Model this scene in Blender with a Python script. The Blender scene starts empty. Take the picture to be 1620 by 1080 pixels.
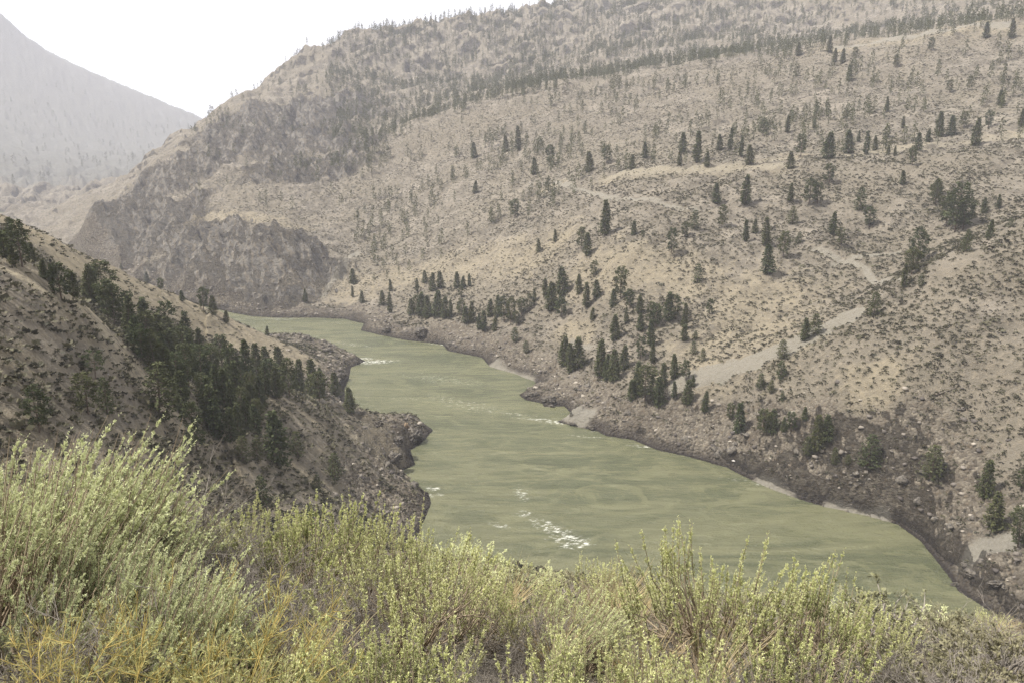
import bpy, math, random
import numpy as np
from math import radians as R, sin, cos, tan, atan, pi
from mathutils import Vector, Matrix
random.seed(7); RNG = np.random.default_rng(7)
S = bpy.context.scene; COL = S.collection

# ---------------------------------------------------------------- camera, world, sun
CAM_H, FPX, PITCH = 120.0, 1260.0, R(13.8)
cam = bpy.data.cameras.new("camera"); cam.sensor_width = 36; cam.lens = 36 * FPX / 1620
cam.clip_start = 0.1; cam.clip_end = 30000
camo = bpy.data.objects.new("camera", cam); COL.objects.link(camo)
camo.location = (0, 0, CAM_H); camo.rotation_euler = (pi / 2 - PITCH, 0, 0); S.camera = camo
SUN_EL, SUN_AZ = R(58), R(-94)          # azimuth measured from +Y towards +X
W = bpy.data.worlds.new("World"); S.world = W; W.use_nodes = True
nt = W.node_tree; bg = nt.nodes["Background"]
sky = nt.nodes.new("ShaderNodeTexSky"); sky.sky_type = 'NISHITA'; sky.sun_disc = False
sky.sun_elevation = SUN_EL; sky.sun_rotation = SUN_AZ % (2 * pi); sky.dust_density = 5; sky.air_density = 1.5
mx = nt.nodes.new("ShaderNodeMix"); mx.data_type = 'RGBA'; mx.inputs[0].default_value = 0.9
mx.inputs[7].default_value = (7.4, 7.45, 7.8, 1)
nt.links.new(sky.outputs[0], mx.inputs[6]); nt.links.new(mx.outputs[2], bg.inputs[0]); bg.inputs[1].default_value = 0.1
sl = bpy.data.lights.new("sun", 'SUN'); sl.energy = 5.0; sl.angle = R(3); sl.color = (1, 0.95, 0.88)
so = bpy.data.objects.new("sun", sl); COL.objects.link(so)
sdir = Vector((cos(SUN_EL) * sin(SUN_AZ), cos(SUN_EL) * cos(SUN_AZ), sin(SUN_EL)))
so.rotation_euler = sdir.to_track_quat('Z', 'Y').to_euler(); so.location = (0, 0, 900)
S.view_settings.view_transform = 'Standard'; S.view_settings.look = 'None'
S.view_settings.exposure = 0.66; S.view_settings.gamma = 1
S.render.engine = 'CYCLES'
cy = S.cycles
cy.use_denoising = True; cy.denoising_prefilter = 'NONE'; cy.max_bounces = 5; cy.diffuse_bounces = 2; cy.glossy_bounces = 2; cy.transmission_bounces = 2
cy.volume_bounces = 2; cy.transparent_max_bounces = 8; cy.use_adaptive_sampling = True; cy.adaptive_threshold = 0.02

# ---------------------------------------------------------------- helpers
def prop(o, label=None, cat=None, group=None, kind=None):
    if label: o["label"] = label
    if cat: o["category"] = cat
    if group: o["group"] = group
    if kind: o["kind"] = kind
    return o
def mesh_obj(name, V, F, mat=None, parent=None, attrs=None, smooth=False, link=True):
    """V (n,3); F (m,3|4) array; attrs {name: (n,) or (n,3)} per-vertex"""
    me = bpy.data.meshes.new(name); V = np.asarray(V, np.float32); F = np.asarray(F, np.int32)
    k = F.shape[1]; me.vertices.add(len(V)); me.vertices.foreach_set("co", V.ravel())
    me.loops.add(F.size); me.loops.foreach_set("vertex_index", F.ravel())
    me.polygons.add(len(F)); me.polygons.foreach_set("loop_start", np.arange(0, F.size, k, dtype=np.int32))
    me.update(calc_edges=True)
    if smooth: me.polygons.foreach_set("use_smooth", np.ones(len(F), bool))
    for n, a in (attrs or {}).items():
        a = np.asarray(a, np.float32)
        if a.ndim == 1:
            at = me.attributes.new(n, 'FLOAT', 'POINT'); at.data.foreach_set("value", a)
        else:
            at = me.attributes.new(n, 'FLOAT_COLOR', 'POINT')
            at.data.foreach_set("color", np.hstack([a, np.ones((len(a), 1), np.float32)]).ravel())
    if mat: me.materials.append(mat)
    o = bpy.data.objects.new(name, me)
    if link: COL.objects.link(o)
    if parent: o.parent = parent
    return o
def sst(a, b, x):
    t = np.clip((x - a) / (b - a), 0, 1); return t * t * (3 - 2 * t)
def _hash(ix, iy, seed):
    h = (ix.astype(np.int64) * 374761393 + iy.astype(np.int64) * 668265263 + seed * 1274126177) & 0xFFFFFFFF
    h = ((h ^ (h >> 13)) * 1274126177) & 0xFFFFFFFF
    h = ((h ^ (h >> 16)) * 2246822519) & 0xFFFFFFFF
    return ((h ^ (h >> 13)) & 0xFFFF) / 65535.0 * 2 * pi
def perlin(x, y, seed=0):
    x0 = np.floor(x); y0 = np.floor(y); fx = x - x0; fy = y - y0
    u = fx ** 3 * (fx * (fx * 6 - 15) + 10); v = fy ** 3 * (fy * (fy * 6 - 15) + 10)
    def g(dx, dy):
        a = _hash(x0 + dx, y0 + dy, seed); return np.cos(a) * (fx - dx) + np.sin(a) * (fy - dy)
    a = g(0, 0) * (1 - u) + g(1, 0) * u; b = g(0, 1) * (1 - u) + g(1, 1) * u
    return (a * (1 - v) + b * v) * 1.5
def fbm(x, y, octv=4, seed=0, gain=.5, ridged=False):
    s = np.zeros_like(x); a = 1.0; f = 1.0
    for i in range(octv):
        n = perlin(x * f + 17.3 * i, y * f - 9.1 * i, seed + i)
        s += a * ((1 - 2 * np.abs(n)) if ridged else n); a *= gain; f *= 2.03
    return s

# ---------------------------------------------------------------- photograph pixel + distance -> place
CP, SP = cos(PITCH), sin(PITCH)
def ray(u, v):
    c = (540 - v) / FPX; yy = CP + SP * c; return ((u - 810) / FPX) / yy, (-SP + CP * c) / yy   # X/Y, Z/Y
def P(u, v, Y):
    a, b = ray(u, v); return (a * Y, Y, CAM_H + b * Y)
def W0(u, v):                     # on the water plane
    a, b = ray(u, v); Y = CAM_H / -b; return (a * Y, Y)

# ---------------------------------------------------------------- river outline
right_px = [(372,496),(400,501),(440,503),(500,503),(545,505),(575,512),(570,523),(600,530),(640,538),(700,545),(708,555),
 (745,562),(762,566),(775,580),(810,590),(845,603),(850,608),(820,624),(832,633),(858,638),(860,643),(892,642),(905,655),(880,667),(905,673),
 (945,682),(960,690),(1000,695),(1040,712),(1090,722),(1150,740),(1200,765),(1250,785),(1300,800),(1370,815),(1420,830),
 (1455,855),(1475,880),(1500,910),(1515,935)]
left_px = [(455,533),(478,530),(505,540),(530,546),(548,556),(579,571),(556,581),(552,600),(545,615),(548,635),(560,655),
 (590,663),(640,664),(655,657),(686,680),(665,703),(650,712),(658,735),(636,745),(652,756),(640,764),(678,778),(683,795),(676,815),
 (668,830),(660,850)]
RS = [(-900,1500),(-800,1200),(-640,1000),(-520,900),(-420,790),(-330,690),(-260,620)] + [W0(*p) for p in right_px] + [(132,172),(165,120),(225,60),(330,-30),(600,-300)]
LS = [(-1000,1500),(-890,1180),(-730,960),(-600,850),(-490,740),(-380,650),(-300,580),(-235,530),(-180,502)] + [W0(*p) for p in left_px] + \
     [(-8,200),(20,180),(60,145),(105,95),(150,35),(240,-60),(500,-360)]
RIVER = np.array(RS + LS[::-1])
CL = [(-950,1500),(-845,1190),(-685,980),(-560,875),(-455,765),(-355,670),(-280,600),(-190,545),(-130,515),(-85,470),(-60,430),(-30,380),(0,330),(30,290),(60,250),(90,215),(115,165),(150,115),(190,60),(280,-40),(550,-330)]
LEFTPOLY = np.array(CL + [(550,-6000),(-6000,-6000),(-6000,1500)])
def inpoly(x, y, poly):
    ins = np.zeros(x.shape, bool); n = len(poly)
    for i in range(n):
        x1, y1 = poly[i]; x2, y2 = poly[(i + 1) % n]
        if y1 == y2: continue
        ins ^= ((y1 > y) != (y2 > y)) & (x < (x2 - x1) * (y - y1) / (y2 - y1) + x1)
    return ins
def dline(x, y, pts, closed=False):
    d = np.full(x.shape, 1e18); n = len(pts)
    for i in range(n if closed else n - 1):
        ax, ay = pts[i][:2]; bx, by = pts[(i + 1) % n][:2]; dx, dy = bx - ax, by - ay; L = dx * dx + dy * dy + 1e-9
        t = np.clip(((x - ax) * dx + (y - ay) * dy) / L, 0, 1)
        d = np.minimum(d, (x - ax - t * dx) ** 2 + (y - ay - t * dy) ** 2)
    return np.sqrt(d)

# ---------------------------------------------------------------- height of the land
def fg_h(x, y):
    r = np.sqrt(x * x + y * y)
    z1 = 118.25 - .22 * y; z2 = 119.7 - .59 * y - .004 * np.clip(y - 15, 0, 40) ** 2; z = (z1 + z2 - np.sqrt((z1 - z2) ** 2 + .35)) / 2 + .09 * np.clip(-x, 0, 9) - .17 * np.clip(x - 1.5, 0, 6) - .02 * np.clip(x - 7.5, 0, 40)
    return z
CT = [  # (u, v, Y) : points of the land read off the photograph
 # near spur on the right bank
 (1620,900,192),(1620,800,212),(1620,700,232),(1620,600,254),(1620,500,278),(1620,400,305),(1620,350,322),(1800,350,290),(1800,600,225),
 (1500,420,314),(1400,495,310),(1240,548,320),(1100,600,330),(1400,600,270),(1400,700,248),(1250,650,282),(1250,740,262),(1500,800,222),(1550,880,200),(1500,550,272),
 # slope and bench behind it
 (1100,565,352),(1200,525,358),(1300,480,372),(1400,440,385),(1500,385,398),(1600,340,412),
 (1000,600,352),(1000,500,405),(1000,400,462),(1000,340,512),(1000,300,562),(1000,275,612),(1150,450,410),(1150,350,480),
 (1300,400,428),(1300,320,482),(1300,262,540),(1300,238,600),(1300,150,760),(1320,77,900),(1470,300,470),
 (1600,300,440),(1600,250,490),(1600,225,530),(1600,150,650),(1600,80,760),(1590,38,820),(1800,300,430),(1800,100,700),(1800,-20,850),
 (1000,220,740),(1000,160,900),(1150,97,960),(1060,112,980),(920,132,1000),(800,152,1000),(700,182,1000),(650,208,960),
 (800,550,450),(800,500,490),(800,420,562),(800,350,642),(800,300,712),(800,250,822),(800,200,920),(900,230,790),
 (650,505,528),(650,450,592),(650,380,682),(650,300,822),(650,250,915),(540,485,585),(540,400,702),(540,330,802),
 # cliffs
 (430,487,592),(430,440,625),(430,378,652),(430,362,690),(430,330,782),(430,280,900),(430,200,1150),(430,150,1350),(440,120,1500),
 (330,440,652),(330,400,690),(330,350,762),(330,300,872),(330,250,1000),(330,207,1180),(230,440,692),(230,400,745),(230,350,832),(230,300,950),
 (130,388,800),(130,360,812),(140,334,830),(195,332,860),(222,330,900),(215,318,985),(228,285,1010),(245,268,1030),(285,232,1090),
 (540,250,1000),(540,180,1250),(540,120,1450),(600,150,1350),(700,130,1500),
 (700,176,1160),(800,146,1180),(920,126,1180),(1060,106,1160),(1150,91,1130),(1320,70,1050),(1590,30,980),(660,196,1100),
 (850,90,1500),(1150,50,1500),(1400,35,1350),(1620,-10,1200),(1800,-120,1300),
 (400,150,1340),(480,92,1560),(540,70,1640),(620,48,1740),(750,28,1850),(890,14,1920),(1000,-20,1980),(1200,-60,2000),(1620,-120,1900),
 # far valley and the mountain closing it
 (0,345,1150),(60,352,1200),(110,372,1150),(40,325,1400),(140,338,1500),(60,300,1900),(200,298,1900),(250,292,2050),(120,275,2300),(-60,290,1900),
 (250,262,2600),(100,245,2700),(0,225,2800),(300,240,3200),(200,222,3400),(0,140,3500),(100,175,3500),(-150,120,3300),
 (0,22,4200),(-120,-60,4100),(70,85,4300),(140,112,4350),(200,138,4400),(260,163,4400),(340,196,4500),(450,250,4600),(600,300,4700),(-400,-150,3800),
 # grassy ridge on the left bank
 (0,345,262),(50,362,272),(100,385,290),(150,408,306),(200,433,326),(250,457,348),(300,481,372),(350,505,396),(400,527,420),(435,543,436),(470,548,440),
 (-120,300,235),(100,425,250),(180,470,262),(260,515,290),(340,545,330),(420,575,352),(490,590,372),(520,600,372),
 (0,395,215),(60,425,222),(110,452,226),(170,500,225),(250,565,228),(320,590,245),(400,620,272),(470,625,300),(540,640,330),
 # near mound with the crumbling edge
 (-100,400,150),(0,418,152),(60,452,158),(130,484,166),(165,505,170),(195,545,174),(238,590,182),(245,640,172),(300,640,188),(330,690,178),(400,680,202),(500,640,275),
 (560,662,308),(600,720,284),(500,700,235),(450,770,215),(560,780,240),(600,820,238),(620,690,300),
 (0,470,138),(0,520,128),(0,580,118),(0,640,110),(100,560,140),(200,640,150),(200,700,132),(120,640,128),(330,760,155),(400,800,170),
]
CW = [P(*c) for c in CT]
for (u, v, Y) in [(440,120,1500),(540,70,1640),(620,48,1740),(750,28,1850),(890,14,1920),(1200,-60,2000),(330,207,1180),(285,232,1090),(400,150,1340)]:
    x, y, z = P(u, v, Y); CW.append((x * 1.28 - 60, y * 1.28, z * .78))
for (u, v, Y) in [(0,22,4200),(140,112,4350),(260,163,4400),(340,196,4500),(600,300,4700),(-400,-150,3800)]:
    x, y, z = P(u, v, Y); CW.append((x * 1.35, y * 1.35, z * .6))
CW += [(x * 1.0, y, 2.0) for x, y in RS[1:7:2]] + [(x, y, 2.0) for x, y in LS[1:9:2]]
CW += [(-215,340,70),(-235,420,35),(-250,260,110),(-330,300,120),(-420,420,100),(-600,600,110),(-900,800,160),(-300,100,150),(-500,150,200),(-1200,300,400),(-1500,900,350),(-2500,1500,600)]
CW += [(-70,85,74),(-40,75,74),(0,75,66),(40,80,60),(0,50,86),(-30,52,86),(30,52,83),(-35,130,50),(10,120,48),(60,100,48),(110,60,60),(10,160,22),(-20,185,18),(60,125,22),(150,-10,40),
       (-90,60,98),(-130,90,100),(-110,20,125),(180,-200,90),(60,-120,140),(-120,-120,190),(0,-400,260),(-500,-500,420),(300,-600,200)]
CW += [(230,150,40),(300,100,80),(300,200,110),(420,120,150),(500,-50,120),(700,100,260),(600,400,230),(900,600,380),(1400,900,600),(1500,-200,500),(800,-500,250),(2500,2500,700),(0,3500,500),(1200,4500,700)]
for x in (-26, -13, 0, 13, 26):
    for y in (10, 22, 30, -15):
        CW.append((x, y, float(fg_h(np.array(x * 1.), np.array(y * 1.)))))
for x, y in RS[7::3] + LS[9:-3:3]: CW.append((x, y, 1.0))
CW = np.array(CW)
Q = CW[:, :2]; C2 = 22.0 ** 2
D = np.sqrt(((Q[:, None] - Q[None]) ** 2).sum(-1) + C2)
n = len(Q); A = np.zeros((n + 1, n + 1)); A[:n, :n] = D - np.eye(n) * 1.2; A[:n, n] = 1; A[n, :n] = 1
sol = np.linalg.solve(A, np.append(CW[:, 2], 0)); WQ, W1 = sol[:n], sol[n]
def rbf(x, y):
    out = np.full(x.shape, W1)
    for (qx, qy), w in zip(Q, WQ): out += w * np.sqrt((x - qx) ** 2 + (y - qy) ** 2 + C2)
    return out
ROCKZ = [(P(430,430,630),75),(P(360,430,660),60),(P(300,410,700),70),(P(230,370,800),90),(P(160,360,820),80),(P(240,310,960),90),(P(300,270,980),80),
         (P(480,300,930),90),(P(440,230,1080),130),(P(520,180,1250),120),(P(380,200,1180),110),(P(560,250,1000),50),
         (P(630,690,300),20),(P(600,730,284),16),(P(560,670,305),14),(P(520,650,300),12)]
def rockmask(x, y):
    m = np.zeros_like(x)
    for (px, py, _), r in ROCKZ: m = np.maximum(m, 1 - sst(.55, 1.15, np.sqrt((x - px) ** 2 + (y - py) ** 2) / r))
    return m
def land(x, y):
    """height, signed distance to river, rockiness"""
    r = np.sqrt(x * x + y * y)
    z = rbf(x, y); w = sst(24, 44, r)
    d = dline(x, y, RIVER, True); ins = inpoly(x, y, RIVER)
    rk = rockmask(x, y); rk = np.clip(rk + .35 * (fbm(x / 40, y / 40, 3, 5)) * (rk > .02), 0, 1)
    big = sst(700, 2500, r)
    nz = fbm(x / 90, y / 90, 3, 11) * (2.2 + 26 * big) * sst(60, 250, r)
    nz += fbm(x / 24, y / 24, 4, 21) * (.9 + 3 * big) * sst(30, 120, r)
    nz += (fbm(x / 55, y / 55, 4, 31, ridged=True) - .9) * (2.2 + 13 * big) * sst(120, 500, r)
    nz += rk * ((fbm(x / (22 + r * .02), y / (22 + r * .02), 5, 41, ridged=True) - .8) * (1.6 + r * .010) + fbm(x / 9, y / 30, 3, 47) * r * .002)
    # dry gullies running down the far bank
    s = x * .757 + y * .654; c = -x * .654 + y * .757
    nz += -np.clip(fbm(c / 34 + s / 300, s / 190, 3, 57, ridged=True) - 1.0, 0, 1) * 3.5 * sst(250, 420, r) * (1 - rk) * (1 - big)
    nz += fbm(x / 4.5, y / 4.5, 3, 61) * .22 * sst(20, 60, r)
    nz *= 1 - .72 * sst(2200, 3000, r)
    z = z + nz
    f = fg_h(x, y) + fbm(x / 7, y / 7, 3, 71) * .25 * sst(3, 10, r)
    z = f * (1 - w) + z * w
    # banks : rock shelf then the river bed
    sh = (1 - np.exp(-np.maximum(d - 1.0, 0) / 9.0))
    near = sst(34, 8, d) if False else 1 - sst(8, 34, d)
    bankrock = near * (fbm(x / 7, y / 7, 4, 81, ridged=True) * .9 + np.maximum(fbm(x / 14, y / 14, 3, 91), 0) * 3.0 + .6)
    zb = np.minimum(np.maximum(z, 1.2), 400) * sh + .42 * np.minimum(d, 5) + bankrock * sst(0.5, 6, d) * sst(0, 900, 900 - r)
    zo = np.where(d < 60, zb, np.maximum(z, 2.0))
    z = np.where(ins, -np.minimum(.5 + d * .4, 5), zo)
    return z, np.where(ins, -d, d), np.clip(np.maximum(rk, near * .0), 0, 1)

# polar grid around the camera : one sheet reaching beyond the mountains
az = np.concatenate([np.linspace(-180, -100, 40, endpoint=False), np.linspace(-100, -38, 150, endpoint=False), np.linspace(-38, 38, 1250, endpoint=False),
                     np.linspace(38, 100, 150, endpoint=False), np.linspace(100, 180, 41)])
az = np.radians(az)
lr = np.concatenate([np.geomspace(.5, 22, 150, endpoint=False), np.geomspace(22, 110, 110, endpoint=False), np.geomspace(110, 700, 520, endpoint=False), np.geomspace(700, 2100, 420, endpoint=False), np.geomspace(2100, 9000, 130)])
NA, NR = len(az), len(lr)
AZ, LR = np.meshgrid(az, lr, indexing='ij')
GX, GY = LR * np.sin(AZ), LR * np.cos(AZ)
GZ = np.empty_like(GX); GD = np.empty_like(GX); GK = np.empty_like(GX)
for i in range(0, NA, 100):
    GZ[i:i+100], GD[i:i+100], GK[i:i+100] = land(GX[i:i+100], GY[i:i+100])
GEL = (GZ - CAM_H) / LR
HZN = np.maximum.accumulate(GEL, axis=1)                # running skyline, for what can be seen from the road
def colidx(a): return int(np.clip(np.searchsorted(az, a), 0, NA - 1))
def ground(x, y):
    """height of the built sheet at places (arrays)"""
    x = np.atleast_1d(np.asarray(x, float)); y = np.atleast_1d(np.asarray(y, float))
    a = np.arctan2(x, y); r = np.hypot(x, y)
    i = np.clip(np.searchsorted(az, a) - 1, 0, NA - 2); j = np.clip(np.searchsorted(lr, r) - 1, 0, NR - 2)
    ta = (a - az[i]) / (az[i + 1] - az[i]); tr = np.clip((r - lr[j]) / (lr[j + 1] - lr[j]), 0, 1)
    return (GZ[i, j] * (1 - ta) + GZ[i + 1, j] * ta) * (1 - tr) + (GZ[i, j + 1] * (1 - ta) + GZ[i + 1, j + 1] * ta) * tr
def samp(G, x, y):
    i = np.clip(np.searchsorted(az, np.arctan2(x, y)) - 1, 0, NA - 2); j = np.clip(np.searchsorted(lr, np.hypot(x, y)) - 1, 0, NR - 2)
    return G[i, j]
def visible(x, y, h=0.0):
    a = np.arctan2(x, y); r = np.hypot(x, y)
    i = np.clip(np.searchsorted(az, a) - 1, 0, NA - 2); j = np.clip(np.searchsorted(lr, r) - 2, 0, NR - 2)
    return (ground(x, y) + h - CAM_H) / r >= HZN[i, j] - .0008
def hit(u, v, rmin=1.0):
    """where the line of sight through a photograph pixel meets the land"""
    a, b = ray(u, v); ang = math.atan2(a, 1); el = b / math.hypot(a, 1); i = colidx(ang)
    g = np.where(lr >= rmin, GEL[i], -9); k = int(np.argmax(g >= el))
    if g[k] < el: return None
    r = lr[k]
    if k > 0:
        e0, e1 = GEL[i, k - 1], GEL[i, k]
        if e1 > e0: r = lr[k - 1] + (lr[k] - lr[k - 1]) * np.clip((el - e0) / (e1 - e0), 0, 1)
    x, y = r * sin(ang), r * cos(ang)
    return x, y, float(ground(x, y)[0])
def path_w(pts): return [h[:2] for h in (hit(*p) for p in pts) if h]
# ---------------------------------------------------------------- materials
class NT:
    def __init__(s, name):
        s.m = bpy.data.materials.new(name); s.m.use_nodes = True; s.t = s.m.node_tree; s.b = s.t.nodes["Principled BSDF"]
    def n(s, typ, **kw):
        o = s.t.nodes.new(typ)
        for k, v in kw.items(): setattr(o, k, v)
        return o
    def l(s, a, b): s.t.links.new(a, b)
    def setin(s, sock, v):
        if hasattr(v, 'default_value') or hasattr(v, 'is_output'): s.l(v, sock)
        else: sock.default_value = v
    def math(s, op, a, b=0.0, clamp=False):
        o = s.n("ShaderNodeMath", operation=op, use_clamp=clamp); s.setin(o.inputs[0], a); s.setin(o.inputs[1], b); return o.outputs[0]
    def mix(s, f, a, b, blend='MIX'):
        o = s.n("ShaderNodeMix", data_type='RGBA', blend_type=blend); s.setin(o.inputs[0], f)
        for k, v in ((6, a), (7, b)):
            s.setin(o.inputs[k], (*v, 1) if isinstance(v, tuple) and len(v) == 3 else v)
        return o.outputs[2]
    def pos(s, scale=(1, 1, 1), rot=(0, 0, 0)):
        g = s.n("ShaderNodeNewGeometry"); m = s.n("ShaderNodeMapping"); m.inputs['Scale'].default_value = scale; m.inputs['Rotation'].default_value = rot
        s.l(g.outputs['Position'], m.inputs[0]); return m.outputs[0]
    def noise(s, vec, scale, det=4, rough=.55, dist=0):
        o = s.n("ShaderNodeTexNoise"); s.l(vec, o.inputs[0]); o.inputs['Scale'].default_value = scale
        o.inputs['Detail'].default_value = det; o.inputs['Roughness'].default_value = rough; o.inputs['Distortion'].default_value = dist; return o.outputs[0]
    def voro(s, vec, scale, feat='F1'):
        o = s.n("ShaderNodeTexVoronoi", feature=feat); s.l(vec, o.inputs[0]); o.inputs['Scale'].default_value = scale; return o
    def ss(s, x, a, b):
        o = s.n("ShaderNodeMapRange", interpolation_type='SMOOTHSTEP'); s.l(x, o.inputs[0]); o.inputs[1].default_value = a; o.inputs[2].default_value = b; return o.outputs[0]
    def attr(s, name, out='Fac'): o = s.n("ShaderNodeAttribute", attribute_name=name); return o.outputs[out]
    def bump(s, h, strength, dist):
        o = s.n("ShaderNodeBump"); o.inputs['Strength'].default_value = strength; o.inputs['Distance'].default_value = dist; s.l(h, o.inputs['Height']); s.l(o.outputs[0], s.b.inputs['Normal'])
def mat_land():
    k = NT("land"); p = k.pos()
    n1 = k.noise(p, .012, 5); n2 = k.noise(p, .07, 5, .6); n3 = k.noise(p, .5, 5, .65); n4 = k.noise(p, 3.0, 4, .7)
    soil = k.mix(k.ss(n2, .25, .75), (.095, .084, .065), (.24, .212, .170)); soil = k.mix(k.math('MULTIPLY', k.ss(n1, .42, .6), .7), soil, (.16, .14, .105))
    soil = k.mix(k.math('MULTIPLY', k.ss(n3, .45, .75), .5), soil, (.31, .26, .19))
    straw = k.mix(n3, (.195, .168, .115), (.315, .268, .185))
    c = k.mix(k.math('MULTIPLY', k.attr("grass"), k.ss(k.math('ADD', k.math('ADD', k.math('MULTIPLY', n3, .5), k.math('MULTIPLY', n2, .6)), k.math('MULTIPLY', k.attr("grass"), .35)), .55, .95)), soil, straw)
    # far away the low shrubs are too small to be built one by one : dark dots in the ground cover
    vo = k.voro(p, .30); geo = k.n("ShaderNodeNewGeometry"); le = k.n("ShaderNodeVectorMath", operation='LENGTH'); k.l(geo.outputs['Position'], le.inputs[0])
    far = k.ss(le.outputs['Value'], 520, 700)
    dots = k.math('MULTIPLY', k.math('SUBTRACT', 1.0, k.ss(vo.outputs['Distance'], .22, .42)), k.ss(n2, .3, .55))
    c = k.mix(k.math('MULTIPLY', k.math('MULTIPLY', dots, far), .75), c, (.06, .058, .04))
    c = k.mix(k.math('MULTIPLY', k.ss(le.outputs['Value'], 1900, 2500), .6), c, (.07, .08, .075))
    # rock
    pr = k.pos((1, 1, 1.6), (R(28), R(18), 0)); r1 = k.noise(pr, .09, 8, .68, .6); r2 = k.noise(pr, .8, 6, .7); wv = k.n("ShaderNodeTexWave"); k.l(k.pos((1, 1, 1), (R(62), R(20), R(30))), wv.inputs[0])
    wv.inputs['Scale'].default_value = .05; wv.inputs['Distortion'].default_value = 9; wv.inputs['Detail'].default_value = 5; wv.inputs['Detail Scale'].default_value = 2.2
    rock = k.mix(k.ss(r1, .35, .68), (.072, .067, .060), (.235, .218, .188)); rock = k.mix(k.math('MULTIPLY', k.ss(r2, .5, .75), .6), rock, (.30, .265, .21))
    rock = k.mix(k.math('MULTIPLY', k.ss(wv.outputs['Fac'], .6, .95), .35), rock, (.27, .22, .15))
    sep = k.n("ShaderNodeSeparateXYZ"); k.l(geo.outputs['Normal'], sep.inputs[0])
    steep = k.math('MULTIPLY', k.math('SUBTRACT', 1.0, k.ss(sep.outputs[2], .55, .74)), k.attr('hard'))
    rf = k.math('ADD', k.math('MULTIPLY', k.attr("rock"), k.math('ADD', .55, steep)), k.math('MULTIPLY', steep, .55))
    rf = k.ss(k.math('ADD', rf, k.math('MULTIPLY', k.math('SUBTRACT', r2, .5), .7)), .35, .62)
    c = k.mix(rf, c, rock)
    # bare rubble and dark wet rock by the river
    vb = k.voro(p, .9); rub = k.mix(vb.outputs['Color'], (.085, .075, .068), (.30, .26, .215), 'MIX')
    rubs = k.n("ShaderNodeRGBToBW"); k.l(vb.outputs['Color'], rubs.inputs[0]); rub = k.mix(rubs.outputs[0], (.06, .052, .043), (.27, .235, .18))
    rub = k.mix(k.math('MULTIPLY', k.ss(k.math('ADD', k.math('MULTIPLY', n3, .6), k.math('MULTIPLY', n2, .4)), .44, .6), .75), rub, (.085, .070, .053)); rub = k.mix(k.math('MULTIPLY', k.ss(n3, .55, .7), .3), rub, (.25, .19, .12))
    bk = k.attr("bank"); c = k.mix(k.ss(k.math('ADD', bk, k.math('ADD', k.math('MULTIPLY', k.math('SUBTRACT', n2, .5), .5), k.math('MULTIPLY', k.math('SUBTRACT', n3, .5), .9))), .2, .75), c, rub)
    dk = k.attr("wet"); c = k.mix(k.math('MULTIPLY', dk, .95), c, (.026, .022, .020))
    c = k.mix(k.attr("sand"), c, k.mix(n3, (.14, .13, .105), (.27, .25, .205)))
    c = k.mix(k.math('MULTIPLY', k.attr("track"), k.ss(n3, .25, .5)), c, (.215, .197, .158))
    c = k.mix(k.math('MULTIPLY', k.attr('bluff'), k.ss(n3, .3, .6)), c, k.mix(r2, (.26, .22, .15), (.50, .44, .32)))
    k.l(c, k.b.inputs['Base Color']); k.b.inputs['Roughness'].default_value = .95; k.b.inputs['Specular IOR Level'].default_value = .15
    h = k.math('ADD', k.math('MULTIPLY', n3, 1.0), k.math('MULTIPLY', n4, .25)); h = k.math('ADD', h, k.math('MULTIPLY', r1, k.math('MULTIPLY', rf, 6.0)))
    h = k.math('ADD', h, k.math('MULTIPLY', k.math('SUBTRACT', 1.0, vb.outputs['Distance']), k.math('MULTIPLY', bk, .9)))
    k.bump(h, 1.0, 1.5)
    return k.m
def mat_water():
    k = NT("river water"); A = R(-41)
    p = k.pos((1, 1, 1), (0, 0, A)); ps = k.pos((.35, 1.4, 1), (0, 0, A))
    n1 = k.noise(ps, .03, 5, .6, 1.5); n2 = k.noise(ps, .22, 6, .65, 1.0); n4 = k.noise(k.pos((.6, 1.2, 1), (0, 0, A)), .045, 6, .62, 3.2); n3 = k.noise(p, 1.3, 3, .6)
    c = k.mix(k.ss(n1, .36, .66), (.082, .089, .047), (.138, .138, .075))
    c = k.mix(k.math('MULTIPLY', k.ss(n4, .46, .62), .5), c, (.165, .163, .088)); c = k.mix(k.math('MULTIPLY', k.ss(n2, .56, .8), .45), c, (.30, .29, .18))
    fo = k.attr("foam"); fn = k.noise(k.pos((.6, 1.5, 1), (0, 0, R(-20))), .8, 8, .8, .6)
    f = k.ss(k.math('MULTIPLY', fo, k.ss(fn, .38, .7)), .08, .7)
    k.l(k.mix(k.math('MULTIPLY', f, k.ss(fo, .02, .15)), c, (.74, .74, .66)), k.b.inputs['Base Color'])
    k.b.inputs['Roughness'].default_value = .24; k.b.inputs['IOR'].default_value = 1.33
    k.bump(k.math('ADD', k.math('MULTIPLY', n2, 2.4), k.math('ADD', k.math('MULTIPLY', n1, 1.5), k.math('MULTIPLY', n3, .8))), 1.0, .6)
    return k.m
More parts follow.
